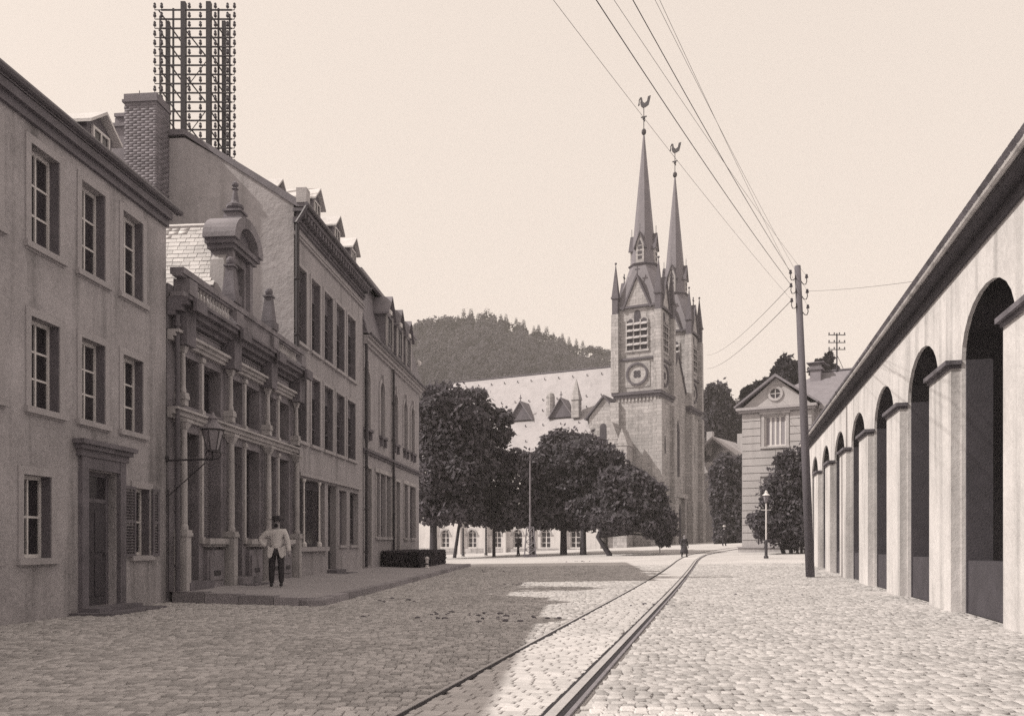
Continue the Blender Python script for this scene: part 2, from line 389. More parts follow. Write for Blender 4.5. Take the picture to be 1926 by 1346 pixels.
# pavement with kerb stones
KB, KC = Vector((-3.6, 16.9)), Vector((-1.65, 44.5))
pv = []; nP = 28
for i in range(nP+1):
    s = i/nP; k = KB.lerp(KC, s); k = k+Vector((-.24, .24*(1-s)**8))
    Y = k.y; l = Vector((fx(Y)-.35, Y)) if i else Vector((fx(18.0)-.2, 18.05))
    for j in range(5):
        p = l.lerp(k, j/4); pv.append((p.x, p.y, .25+(.135-.25)*j/4+.004*random.uniform(-1,1)+gz(p.x,p.y)))
pf = [(i*5+j, i*5+j+1, (i+1)*5+j+1, (i+1)*5+j) for i in range(nP) for j in range(4)]
pave = T(MB().add(pv, pf).obj('pavement', PAVE, fix=False), kind='structure')
def kerb_run(a, b, stp=.95, rise=0):
    d = b-a; L = d.length; n = max(1, round(L/stp)); d.normalize(); out = []
    rz = math.atan2(d.y, d.x)
    for i in range(n):
        c = a+d*(L*(i+.5)/n); nn = Vector((-d.y, d.x))
        c = c+nn*.13
        out.append(tmat(c.x, c.y, gz(c.x,c.y)-.12+.006*random.uniform(-1,1), L/n-.018, .25, .265+rise*(1-i/n)+.008*random.uniform(-1,1), rz+random.uniform(-.008,.008)))
    return out
kb = kerb_run(Vector((-7.0, 18.0)), Vector((-3.85, 16.95)), .8, .1)+kerb_run(Vector((-3.58, 17.1)), KC, 1.0)
pieces(pave, 'kerb_stone', 'kerb', kb, KERB)
MB().lathe(-3.82, 17.12, [(.27,-.12),(.27,.12),(.25,.148),(.01,.15)], 14).obj('kerb_stone', KERB, pave)

# cobble setts (real stones near the camera, the material takes over beyond)
st = []
y = 5.6
while y < 43:
    dy = .088+.0022*y
    x = -11-random.random()*.2
    lim = RX0+RXS*y-.1
    tx = 1.46+.252*(y-12.8)
    while x < min(lim, y*.64+1):
        w = random.uniform(.08,.135)*(1+max(0,y-16)*.03)
        cx = x+w/2; x += w
        if cx < -y*.62-1: continue
        if cx < fx(y)+.05: continue
        if y > 16.75 and cx < KB.x+(KC.x-KB.x)*(y-16.9)/27.6+.05 and y > 17.05-.33*(cx+3.85)-.25: continue
        if tx-G-.12 < cx < tx+G+.3: continue
        st.append(tmat(cx, y+random.uniform(-.012,.012), gz(cx,y)-.012+random.uniform(-.006,.006), w-.009, dy-.009, .03+random.uniform(0,.009), random.uniform(-.06,.06), random.uniform(-.03,.03), random.uniform(-.03,.03)))
    y += dy
pieces(road, 'sett', 'sett', st, SETT)

lit = MB(); rq = random.Random(4)
for px, py, n_, sp in ((880,1158,16,1.1),(790,1166,10,.9),(905,1077,12,1.5),(1085,1062,9,1.4),(1000,1168,9,.8),(1250,1140,8,.6),(960,1100,7,1.0),(760,1130,8,.9),(1420,1120,7,.9)):
    Y0_ = F*HC/(py-HY)
    c_ = P(px, py, Y0_)
    for _ in range(n_):
        x_, y_ = c_.x+rq.gauss(0,sp*.55), c_.y+rq.gauss(0,sp*.4); r_ = rq.uniform(.012,.04)
        lit.ball((x_,y_,gz(x_,y_)+.02+r_*.3), r_, 6, sz=.6, sx=rq.uniform(.8,1.8))
T(lit.obj('horse_dung', DIRTD, None), 'scattered dark horse dung and straw on the shaded cobbles', 'dung', kind='stuff')

# ------------------------------------------------------------------ left row, grey house
ROT = R(90)-ALPHA
def front_root(name, Y0, label, cat):
    o = root(name, (fx(Y0), Y0, 0), ROT, label, cat); return o, (lambda Y: (Y-Y0)/CA)
H1, U = front_root('grey_house', -8.0, 'plain grey plastered house at the left edge with a small dormer on its roof', 'house')
wins = [15.22, 16.57, 13.85, 12.35, 10.9, 9.4, 7.0, 4.5, 2.0, -1, -4]
ops = []
for Y in wins:
    u = U(Y); ops += [(u-.37,u+.37,6.02,7.6), (u-.37,u+.37,3.42,4.86)]
dr = (U(15.0), U(15.95), .12, 2.55); sw = (U(16.62), U(17.2), 1.02, 2.34)
ops += [dr, sw, (U(13.3),U(14.0),1.02,2.34), (U(11.9),U(12.6),1.02,2.34), (U(10.2),U(10.9),1.02,2.34)]
wmb = MB(); u1 = U(17.9)
wall(wmb, 0, u1, -.3, 8.16, ops, .24)
wmb.quad((u1,0,-.3),(u1,9,-.3),(u1,9,8.2),(u1,4.5,11.7),(u1,0,8.16)); wmb.quad((0,0,-.3),(0,0,8.16),(0,4.5,11.7),(0,9,8.2),(0,9,-.3)); wmb.quad((0,9,-.3),(0,9,8.2),(u1,9,8.2),(u1,9,-.3))
wmb.obj('wall', PLASTER1, H1, fix=False)
for o in ops:
    if o is dr: continue
    sm = MB(); surround(sm, *o[:4], w=.13); sm.obj('window_surround', SURR, H1)
    MB().box(o[1]-.012,o[1]-.001,.0,.158,o[2]+.001,o[3]-.001).obj('reveal_dark_strip', GREYW, H1)  # thin dark strip added on the far reveal only, for contrast
for i, o in enumerate(ops):
    if o is dr: continue
    nz = 3 if o[2] > 3 else 2
    window(H1, *o[:4], .16, 2, nz, sill=(.16,.07,.1))
# door with fanlight and hood
a,b,c,d = dr
D = MB().box(a,a+.09,.14,.2,c,d).box(b-.09,b,.14,.2,c,d).box(a+.09,b-.09,.14,.2,d-.08,d).box(a+.09,b-.09,.14,.2,2.0,2.07).obj('door_frame', GREYW, H1)
link('fanlight', unit_box(GLASS), D, M=bm_(a+.09,b-.09,.165,.175,2.07,d-.08))
dl = MB().box(a+.09,b-.09,.15,.19,c,2.0)
for z0, z1 in ((.3,.95),(1.1,1.85)):
    for x0 in (a+.15, (a+b)/2+.03): dl.box(x0, x0+.3, .135, .15, z0, z1)
dd = dl.obj('door', DARKW, H1); MB().ball((b-.17,.11,1.05),.03).obj('handle', IRON, dd)
hb = MB(); hb.box(a-.42,b+.42,-.22,.02,2.98,3.06).box(a-.36,b+.36,-.16,.02,2.9,2.98).box(a-.3,b+.3,-.1,.02,2.78,2.9); hb.box(a-.24,a-.04,-.08,.02,.1,2.78).box(b+.04,b+.24,-.08,.02,.1,2.78).box(a-.04,b+.04,-.07,.02,2.57,2.78)
hb.obj('door_hood', STONED, H1)
MB().box(a-.5,b+.5,-.75,.0,-.1,.06).obj('step', STONED, H1); MB().box(a-.25,b+.25,-.4,.0,.061,.13).obj('step', STONED, H1)
# louvred shutters of the ground floor window
def shutter(par, M, w, hh, m=GREYW):
    fr = MB().box(0,.05,0,.035,0,hh).box(w-.05,w,0,.035,0,hh).box(.05,w-.05,0,.035,0,.06).box(.05,w-.05,0,.035,hh-.06,hh).box(.05,w-.05,0,.035,hh/2-.03,hh/2+.03)
    o = fr.obj('shutter', m, par); o.matrix_basis = M
    z = .08
    while z < hh-.09:
        if abs(z-hh/2+.01) > .06: link('slat', piece_mesh('slat', m), o, M=tmat(w/2, .018, z, w-.1, .05, .012, 0, R(-40)))
        z += .055
shutter(H1, Matrix.Translation((sw[0]-.56,-.055,1.0)), .54, 1.36, GREYW)
shutter(H1, Matrix.Translation((sw[1]+.03,-.07,1.0)) @ Matrix.Rotation(R(-12),4,'Z'), .2, 1.36, GREYW)
# eaves, roof, gutter
MB().prism([(-.16,8.19),(-.16,8.3),(4.5,11.9),(9.3,8.42),(9.3,8.28),(4.5,11.76)], 'x', -.1, u1+.2).obj('roof', SLATED, H1)
em = MB().box(0,u1,-.07,.0,7.9,8.04).box(0,u1,-.15,.0,8.04,8.18); em.obj('cornice', GREYW, H1)
MB().tube([(-.1,-.2,8.28),(u1+.24,-.2,8.28)], .07, 8).obj('gutter', ZINC, H1)
def dormer(par, uc, w, y0, z0, ze, zr, dep, name='dormer', win=True):
    """small gabled roof dormer whose ridge runs back from the street"""
    b = MB().prism([(uc-w/2,z0),(uc+w/2,z0),(uc+w/2,ze),(uc,zr-.05),(uc-w/2,ze)], 'y', y0, y0+dep)
    o = b.obj(name, GREYW, par)
    f = .12; k = (zr-ze)/(w/2)
    for sx in (-1, 1):
        e = (uc+sx*(w/2+f), ze-f*k)
        MB().prism([e,(uc,zr),(uc,zr+.06),(e[0],e[1]+.06)], 'y', y0-.16, y0+dep).obj('dormer_roof', SLATE, o)
    if win:
        fr = MB(); a, bb, c, d = uc-w*.34, uc+w*.34, z0+.12, ze-.02; y = y0-.05
        fr.box(a,a+.05,y,y0-.001,c,d).box(bb-.05,bb,y,y0-.001,c,d).box(a+.05,bb-.05,y,y0-.001,c,c+.05).box(a+.05,bb-.05,y,y0-.001,d-.05,d).box(uc-.02,uc+.02,y+.005,y0-.001,c+.05,d-.05)
        fr.obj('window', WHITEW, o)
        for x0, x1 in ((a+.05,uc-.02),(uc+.02,bb-.05)): link('pane', unit_box(GLASS), o, M=bm_(x0,x1,y0-.02,y0-.005,c+.05,d-.05))
    return o
dormer(H1, U(16.35), .85, .55, 8.5, 9.2, 9.5, 2.4)
dormer(H1, U(12.2), .85, .55, 8.5, 9.2, 9.5, 2.4)
# ------------------------------------------------------------------ ornate low building
H2, U = front_root('ornate_building', 17.95, 'low ornate stone building with columns, balustrade and arched pediment between taller plain fronts', 'building')
uE = U(25.88)
cols = [18.36, 20.87, 23.36, 25.70]; mids = [19.55, 22.05, 24.5]
ops = []; lights = []
for i in range(3):
    A, M_, B = U(cols[i])+.24, U(mids[i]), U(cols[i+1])-.24
    for k, (x0, x1) in enumerate(((A, M_-.11), (M_+.11, B))):
        door = (k == 0 and i < 2)
        z0 = .42 if door else 1.38
        ops += [(x0,x1,z0,3.72), (x0,x1,4.3,5.38)]; lights.append((x0,x1,z0,i,k,door))
wmb = MB(); wall(wmb, 0, uE, -.3, 6.5, ops, .34)
wmb.quad((0,0,-.3),(0,0,6.5),(0,8,6.5),(0,8,-.3)); wmb.quad((0,8,-.3),(0,8,6.5),(uE,8,6.5),(uE,8,-.3)); wmb.quad((0,0,6.5),(uE,0,6.5),(uE,8,6.5),(0,8,6.5))
wmb.obj('wall', STONE, H2, fix=False)
for x0, x1, z0, i, k, door in lights:
    if door:
        D = MB().box(x0,x0+.07,.26,.32,z0,3.72).box(x1-.07,x1,.26,.32,z0,3.72).box(x0+.07,x1-.07,.26,.32,3.65,3.72).box(x0+.07,x1-.07,.26,.32,2.75,2.83).obj('door_frame', DARKW, H2)
        link('fanlight', unit_box(GLASS), D, M=bm_(x0+.07,x1-.07,.29,.3,2.83,3.65))
        dl = MB().box(x0+.07,x1-.07,.28,.31,z0,2.75); xm = (x0+x1)/2
        for q in ((x0+.12,xm-.04),(xm+.04,x1-.12)):
            for z in ((z0+.15,1.2),(1.32,2.6)): dl.box(*q,.262,.28,*z)
        dd = dl.obj('door', DARKW, H2); MB().ball((xm-.02,.24,1.35),.03).obj('handle', IRON, dd)
    else:
        blind = CURTAIN if (i, k) == (0, 1) else None
        w = window(H2, x0, x1, z0, 3.72, .26, 1, 2 if not blind else 1, m=GREYW, fw=.05, pane=blind)
        if blind:
            for q in range(40):
                link('slat', piece_mesh('slat', CURTAIN), w, M=tmat((x0+x1)/2, .25, z0+.08+q*.056, x1-x0-.12, .03, .008, 0, R(-35)))
        MB().box(x0-.06,x1+.06,-.2,.258,z0-.14,z0-.002).box(x0-.02,x1+.02,-.14,.0,z0-.2,z0-.142).obj('sill', STONEL, w)
    window(H2, x0, x1, 4.3, 5.38, .26, 1, 1, m=GREYW, fw=.05)
# base panels below the windows
for x0, x1, z0, i, k, door in lights:
    if not door:
        bp_ = MB().box(x0+.02,x1-.02,-.1,.01,.1,1.1).box(x0+.1,x1-.1,-.13,-.1,.4,.95).obj('base_panel', STONE, H2)
        MB().box((x0+x1)/2-.18,(x0+x1)/2+.18,-.139,-.13,.5,.62).obj('cellar_vent', IRON, bp_)
def column(par, u, z0, zp, z1, r, p, m=STONEL):
    sh = MB().lathe(u, -p, [(r*1.25,zp),(r*1.25,zp+.06),(r,zp+.12),(r*1.02,zp+(z1-zp)*.4),(r*.86,z1-.26),(r*.95,z1-.22),(r*.86,z1-.2)], 14).obj('column', m, par, smooth=False)
    MB().box(u-r*1.5,u+r*1.5,-p-r*1.5,.01,z0,zp-.14).box(u-r*1.9,u+r*1.9,-p-r*1.9,.01,zp-.14,zp-.06).box(u-r*1.7,u+r*1.7,-p-r*1.7,.01,zp-.06,zp).obj('pedestal', m, sh)
    MB().frus(u,-p,r*.95,r*.95,z1-.2,z1-.06,r*1.7,r*1.7).box(u-r*1.9,u+r*1.9,-p-r*1.9,.01,z1-.06,z1).obj('capital', m, sh)
    MB().box(u-r*1.3,u+r*1.3,-.06,.01,zp,z1-.06).obj('pilaster', STONE, sh)
    return sh
for Y in cols: column(H2, U(Y), -.05, 1.55, 3.92, .075, .17); column(H2, U(Y), 4.22, 4.5, 5.56, .055, .15)
for Y in mids:
    u = U(Y)
    for z0, zp, z1 in ((1.25,1.4,3.85),(4.2,4.3,5.5)):
        MB().box(u-.055,u+.055,-.05,.02,zp,z1).box(u-.08,u+.08,-.08,.02,z0,zp).box(u-.085,u+.085,-.085,.02,z1-.1,z1).obj('mullion', STONEL, H2)
ent = MB(); mstep(ent, 0, uE, [(3.92,4.0,.1),(4.0,4.1,.16),(4.1,4.15,.24)]); ent.obj('string_course', STONEL, H2)
ent = MB(); mstep(ent, 0, uE, [(5.56,5.64,.12),(5.64,5.72,.18),(5.72,5.78,.26)]); ent.obj('architrave', STONEL, H2)
ent = MB(); mstep(ent, 0, uE, [(6.08,6.18,.16),(6.18,6.3,.3),(6.3,6.4,.44),(6.4,6.46,.5)])
for Y in cols: ent.box(U(Y)-.26,U(Y)+.26,-.58,-.5,6.2,6.46).box(U(Y)-.22,U(Y)+.22,-.34,-.02,5.5,6.18)
ent.obj('cornice', STONED, H2)
fz = MB()
for i in range(3):
    a, b = U(cols[i])+.32, U(cols[i+1])-.32
    fz.box(a,b,-.03,.01,5.82,6.05); fz.box(a,b,-.06,-.03,5.82,5.85).box(a,b,-.06,-.03,6.02,6.05)
fz.obj('frieze_panel', STONE, H2)
fo = []
for i in (1,):
    a, b = U(cols[i])+.36, U(cols[i+1])-.36
    for k in range(14): fo.append(tmat(a+(b-a)*(k+.5)/14, -.05, 5.87, .05, .05, .14, 0, 0, R(25)))
pieces(H2, 'scroll', 'scroll', fo, STONE)
dn = [tmat(.1+.16*k, -.22, 6.19, .07, .1, .08) for k in range(int(uE/.16))]
pieces(H2, 'dentil', 'dentil', dn, STONE)
# balustrade
bal = MB(); bal.box(0,uE,-.36,-.06,6.47,6.57)
bal.box(0,uE,-.36,-.06,6.95,7.08).box(0,uE,-.31,-.11,6.9,6.95)
for Y in cols: bal.box(U(Y)-.2,U(Y)+.2,-.39,-.03,6.57,6.9)
bal.box(U(20.87)+.2,U(23.36)-.2,-.3,-.1,6.57,6.9)
balo = bal.obj('balustrade', STONE, H2)
bme = MB().lathe(0,0,[(.05,0),(.05,.04),(.03,.06),(.055,.14),(.03,.24),(.03,.28),(.05,.3),(.05,.33)],8).mesh('baluster', STONEL)
for i in (0, 2):
    a, b = U(cols[i])+.26, U(cols[i+1])-.26; n = 12
    for k in range(n): link('baluster', bme, balo, loc=(a+(b-a)*(k+.5)/n, -.21, 6.57))
# arched pediment
uc = U(21.85); hw = .66
pd = MB(); wall(pd, uc-hw, uc+hw, 7.09, 8.82, [(uc-.36,uc+.36,7.35,8.38)], .25, .05)
pd.quad((uc-hw,.05,7.09),(uc-hw,.05,8.82),(uc-hw,.5,8.82),(uc-hw,.5,7.09)); pd.quad((uc+hw,.05,7.09),(uc+hw,.5,7.09),(uc+hw,.5,8.82),(uc+hw,.05,8.82))
pd.box(uc-hw,uc-hw+.18,-.06,.049,7.09,8.58).box(uc+hw-.18,uc+hw,-.06,.049,7.09,8.58)
pd.box(uc-hw+.05,uc+hw-.05,-.02,.45,8.81,8.82)
pdo = pd.obj('pediment', STONE, H2, fix=False)
pc = MB(); pc.box(uc-hw-.12,uc+hw+.12,-.12,.55,8.58,8.69).box(uc-hw-.2,uc+hw+.2,-.18,.58,8.69,8.81); pc.obj('pediment_cornice', STONED, pdo)
ar = MB(); o_ = arc(uc-hw-.28,uc+hw+.28,8.811,.72,18); i_ = arc(uc-hw+.04,uc+hw-.04,8.811,.46,18)
for k in range(18):
    ar.prism([o_[k],o_[k+1],i_[k+1],i_[k]], 'y', -.24, .6)
ar.obj('pediment_arch', STONE, pdo)
MB().prism(i_, 'y', -.02, .3).obj('tympanum', STONED, pdo)
rl2 = MB().box(uc-.35,uc+.35,.2,.29,7.36,8.37)
for k in range(9): rl2.ball((uc+.26*math.sin(k*2.4)*(k/9), .19, 7.95+.5*math.cos(k*2.4)*(k/9)), .1, 8)
rl2.obj('coat_of_arms', STONED, pdo)
for sx in (-1, 1):
    q = [(uc+sx*hw,7.1),(uc+sx*(hw+.4),7.1),(uc+sx*(hw+.36),7.28),(uc+sx*(hw+.24),7.36),(uc+sx*(hw+.2),7.7),(uc+sx*(hw+.14),8.3),(uc+sx*hw,8.45)]
    MB().prism(q,'y',.1,.45).obj('volute', STONEL, pdo)
MB().frus(uc,.15,.22,.26,9.5,9.72,.18,.2).frus(uc,.15,.24,.24,9.72,9.77).lathe(uc,.15,[(.1,9.77),(.22,9.86),(.22,9.92),(.13,9.98),(.1,10.04),(.05,10.32),(.09,10.35),(.035,10.39),(.085,10.44),(.085,10.49),(.02,10.55)],10).obj('finial', STONED, pdo)
for Y in (20.75, 23.3):
    u = U(Y); MB().frus(u,-.2,.2,.2,7.09,7.3).frus(u,-.2,.16,.16,7.3,7.98,.09,.09).frus(u,-.2,.13,.13,7.98,8.02).ball((u,-.2,8.13),.11,10).obj('obelisk', STONED, H2)
# slate cross roof behind the pediment
zr, zl = 9.42, 6.52; ua, ub = U(20.35), U(23.35)
rf = MB().prism([(ua,zl),(uc,zr),(ub,zl)], 'y', .4, 7.9).obj('roof', SLATED, H2)
sl = []; L = math.hypot(uc-ua, zr-zl); ang = math.atan2(zr-zl, uc-ua); rows = 24
for r_ in range(rows):
    s = L*(r_+.5)/rows; y_ = .4-(.1 if r_ % 2 else 0)
    while y_ < 7.8:
        w = random.uniform(.2,.3)
        sl.append(Matrix.Translation((ua+math.cos(ang)*s, y_+w/2, zl+math.sin(ang)*s)) @ Matrix.Rotation(-ang,4,'Y') @ Matrix.Rotation(R(4),4,'Y') @ Matrix.Diagonal((L/rows*1.15, w-.012, .018+random.uniform(0,.006), 1)))
        y_ += w
pieces(rf, 'slate', 'slate', sl, SLATE)
MB().tube([(uc,.5,zr+.02),(uc,7.9,zr+.02)], .06, 6).obj('ridge', SLATE, rf)
MB().box(0,uE,-.02,.6,6.47,6.75).obj('parapet_back', STONE, H2)
# steps before the middle door
a, b = U(20.95), U(22.3)
MB().box(a,b,-.75,.0,.1,.25).obj('step', STONED, H2); MB().box(a+.05,b-.05,-.4,.0,.251,.41).obj('step', STONE, H2)
MB().box(U(18.4),U(19.6),-.3,.0,.1,.41).obj('step', STONED, H2)
def pipe(par, u, z0, z1, name='downpipe', r=.05, y=-.09, m=ZINC):
    b = MB().tube([(u,y,z0),(u,y,z1)], r, 8)
    for z in np.arange(z0+.6, z1, 1.7): b.lathe(u, y, [(r*1.5,z),(r*1.5,z+.06)], 8)
    b.obj(name, m, par)
pipe(H2, .1, .15, 6.1, y=-.18)

# ------------------------------------------------------------------ tall middle house
H3, U = front_root('tall_house', 25.92, 'tall three storey house with bare gable wall, brick chimney and five tall windows per floor', 'house')
uE = U(34.15); EZ = 11.55
wp = [(557.5,578),(585,603.5),(609,627.5),(631.5,649),(653,669.5)]
def yf(px): return F*AX/(1090-px)
ops = []; main = []
for p0, p1 in wp:
    a, b = U(yf(p0)), U(yf(p1))-.12
    ops += [(a,b,7.5,9.85), (a,b,4.45,6.65)]; main += [(a,b,7.5,9.85),(a,b,4.45,6.65)]
shop = (U(yf(561)), U(yf(611)), 1.15, 3.3); dr3 = (U(yf(617)), U(yf(632)), .35, 3.3); w3 = (U(yf(638)), U(yf(652)), 1.2, 3.2); d3b = (U(yf(658)), U(yf(674)), 1.2, 3.2)
ops += [shop, dr3, w3, d3b]
wmb = MB(); wall(wmb, 0, uE, -.3, EZ, ops, .3); wmb.obj('wall', PLASTER2, H3, fix=False)
gm = MB()
# gable outline in (y into the building, z)
GP = [(0,-.3),(0,EZ+.15),(3.45,13.75),(6.1,13.75),(9.6,EZ+.15),(9.6,-.3)]
gm.prism(GP, 'x', -.01, .3); gm.obj('gable_wall', GABLEPL, H3)
MB().quad((uE,0,-.3),(uE,9.6,-.3),(uE,9.6,EZ),(uE,0,EZ)).quad((0.3,9.6,-.3),(uE,9.6,-.3),(uE,9.6,EZ),(.3,9.6,EZ)).obj('back_wall', PLASTER2, H3, fix=False)
for a,b,c,d in main:
    sm = MB(); surround(sm, a, b, c, d, w=.11, p=.03); sm.obj('window_surround', SURR, H3)
    MB().box(b-.012,b-.001,.0,.138,c+.001,d-.001).obj('reveal_dark_strip', GREYW, H3)  # same added dark strip along the far reveal
for a,b,c,d in main:
    window(H3, a, b, c, d, .14, 1, 4, m=GREYW, fw=.06, sill=(.12,.1,.1), solid_head=GREYW)
mb = MB(); mstep(mb, 0, uE, [(10.66,10.74,.07),(10.74,10.78,.11)]); mb.obj('frieze_band', SURR, H3)
mb = MB(); mstep(mb, -.05, uE, [(11.02,11.1,.08),(11.1,11.18,.14)]); mb.box(-.05,uE,-.36,.02,11.36,11.46); mb.obj('eaves_cornice', STONED, H3)
md = [tmat(.12+.3*k, -.18, 11.18, .12, .3, .178) for k in range(int(uE/.3))]; pieces(H3, 'modillion', 'modillion', md, STONED)
MB().prism([(-.36,11.47),(-.36,11.58),(3.45,14.0),(6.1,14.0),(10.1,11.68),(10.1,11.545),(6.1,13.83),(3.45,13.83),(-.1,11.5)], 'x', -.07, uE+.1).obj('roof', SLATED, H3)
gt = MB().tube([(-.1,-.42,11.55),(uE,-.42,11.55)], .07, 8); gt.tube([(-.05,-.42,11.5),(-.05,-.3,11.3),(-.05,-.1,11.0)], .06, 8); gt.obj('gutter', ZINC, H3)
MB().box(-.1,.25,-.42,-.1,11.6,12.05).obj('kneeler', STONEL, H3)
pipe(H3, .02, .2, 11.0, r=.065, y=-.1, m=IRON)
for Y, off, zt in ((26.9,.85,12.75),(28.75,.2,13.2),(31.15,.2,13.2),(33.4,.2,13.2)):
    dormer(H3, U(Y), .95, off, zt-1.5, zt-.42, zt, 2.6)
# shop front, doors
a,b,c,d = shop
sf = MB().box(a,b,.2,.26,d-.3,d).box(a,b,.2,.26,c,c+.1)
for x in (a, (a+b)/2-.03, b-.06): sf.box(x,x+.06,.2,.26,c+.1,d-.3)
so_ = sf.obj('shop_window', DARKW, H3)
for x0, x1 in ((a+.06,(a+b)/2-.03),((a+b)/2+.03,b-.06)): link('pane', unit_box(GLASS), so_, M=bm_(x0,x1,.22,.23,c+.1,d-.3))
for px in (568.7, 597.7):
    u = U(yf(px)); MB().lathe(u,-.05,[(.09,1.16),(.09,1.26),(.04,1.32),(.033,2.2),(.05,2.22),(.033,2.25),(.03,3.15),(.07,3.22),(.07,3.28)],10).obj('shop_column', WHITEW, H3)
MB().box(a-.1,b+.1,-.14,.19,c-.14,c-.002).obj('shop_sill', SURR, H3)
MB().box(a-.1,d3b[1]+.1,-.12,.01,3.36,3.46).obj('shop_cornice', SURR, H3)
a,b,c,d = dr3
D = MB().box(a,a+.07,.22,.28,c,d).box(b-.07,b,.22,.28,c,d).box(a+.07,b-.07,.22,.28,d-.07,d).box(a+.07,b-.07,.22,.28,2.6,2.67).obj('door_frame', DARKW, H3)
link('fanlight', unit_box(GLASS), D, M=bm_(a+.07,b-.07,.25,.26,2.67,d-.07))
dd = MB().box(a+.07,b-.07,.24,.28,c,2.6).box(a+.15,b-.15,.225,.24,c+.2,1.3).box(a+.15,b-.15,.225,.24,1.45,2.45).obj('door', DARKW, H3); MB().ball((b-.14,.2,1.4),.03).obj('handle', IRON, dd)
window(H3, *w3, .2, 2, 1, m=GREYW, pane=CURTAIN, sill=(.08,.08,.1)); window(H3, *d3b, .2, 2, 2, m=GREYW, sill=(.08,.08,.1))
MB().box(dr3[0]-.35,dr3[1]+.35,-.7,0,.1,.24).obj('step', STONED, H3); MB().box(dr3[0]-.1,dr3[1]+.1,-.35,0,.241,.35).obj('step', STONED, H3)
# brick chimney against the gable
cy0, cy1, cx0, cx1 = 3.95, 4.98, -.8, -.01
ch = MB().box(cx0+.008,cx1,cy0+.008,cy1-.02,8.0,14.5).obj('chimney', MORTAR, H3)
bk = []; ci = 0; z = 8.0
while z < 14.44:
    yy = cy0+(0 if ci % 2 else -.12)
    while yy < cy1-.02:
        y0, y1 = max(cy0,yy), min(cy1,yy+.235)
        if y1-y0 > .04: bk.append(tmat(cx0+.055,(y0+y1)/2,z,.11,y1-y0-.014,.062))
        yy += .25
    xx = cx0+.115+(0 if ci % 2 else .12)
    while xx < cx1-.05:
        x1 = min(cx1, xx+.235); bk.append(tmat((xx+x1)/2, cy0+.055, z, x1-xx-.014, .11, .062)); xx += .25
    z += .077; ci += 1
pieces(ch, 'brick', 'brick', bk, BRICK)
cp = MB().box(cx0-.04,cx1+.05,cy0-.04,cy1+.04,14.5,14.58).box(cx0-.0,cx1,cy0-.0,cy1+.0,14.58,14.76); cp.obj('chimney_cap', BRICK, ch)
cq = MB().box(-.55,-.01,cy1,cy1+.5,8.0,13.9).box(-.62,0,cy1-.02,cy1+.62,13.9,14.0).box(-.6,-.01,cy1,cy1+.42,14.2,14.3).frus(-.3,cy1+.25,.2,.2,14.0,14.2); cq.obj('chimney_flue', BRICK, ch)
MB().tube([(cx0+.3,cy0+.7,14.7),(cx0+.3,cy0+.7,15.0)],.012,5).tube([(cx0+.3,cy0+.5,14.7),(cx0+.3,cy0+.5,14.9)],.012,5).obj('lightning_rod', IRON, ch)

# ------------------------------------------------------------------ telephone frame on the roof
MA = root('roof_telephone_frame', (-9.95, 27.6, 12.6), 0, 'tall iron telephone frame crowded with insulators on the roof of the tall house', 'telephone frame')
zt = 6.0; insm = MB().lathe(0,0,[(.012,-.02),(.012,.05),(.05,.05),(.055,.09),(.035,.12),(.045,.16),(.02,.2)],8).mesh('insulator', PORC)
def px_x(px, Y): return (px-CX)/F*Y+9.95
for px, Y, r in ((316,28.3,.06),(345.5,27.3,.075),(393,27.3,.075),(421.5,28.3,.06)):
    MB().box(px_x(px,Y)-r,px_x(px,Y)+r,Y-27.6-r,Y-27.6+r,-.6,zt).obj('post', IRON, MA)
for px, Y in ((301.5,28.0),(326,27.6),(411,27.6),(432,27.9)):
    MB().box(px_x(px,Y)-.028,px_x(px,Y)+.028,Y-27.6-.02,Y-27.6+.02,.0 if px < 400 else -1.2,zt).obj('upright', IRON, MA)
zz = .4; k = 0
while zz < zt-.1:
    arm = MB().box(px_x(303,27.25),px_x(436,27.25),-.37,-.33,zz,zz+.04).obj('crossarm', IRON, MA)
    for px in (291,304,356,377,405,428,441):
        if px < 300 or px > 435:
            MB().box(min(px_x(px,27.25),px_x(436,27.25)),max(px_x(px,27.25),px_x(436,27.25)),-.36,-.34,zz+.01,zz+.03).obj('stub', IRON, arm) if px > 435 else MB().box(px_x(px,27.25),px_x(303,27.25),-.36,-.34,zz+.01,zz+.03).obj('stub', IRON, arm)
        link('insulator', insm, arm, loc=(px_x(px,27.25), -.35, zz+.05))
    zz += .295; k += 1
for x0, x1, y_ in ((301,345,-.2),(345,393,.1),(393,432,-.15)):
    zz = -.2
    while zz < zt-.8:
        MB().tube([(px_x(x1,27.5),y_,zz),(px_x(x0,27.5),y_,zz+1.05)], .022, 4).obj('brace', IRON, MA)
        zz += .62 if (x0 != 345) else 1.5
zz = .3
while zz < zt-1:
    MB().tube([(px_x(345,27.5),.15,zz),(px_x(393,27.5),.15,zz+1.1)], .016, 4).obj('brace', IRON, MA); zz += 1.6

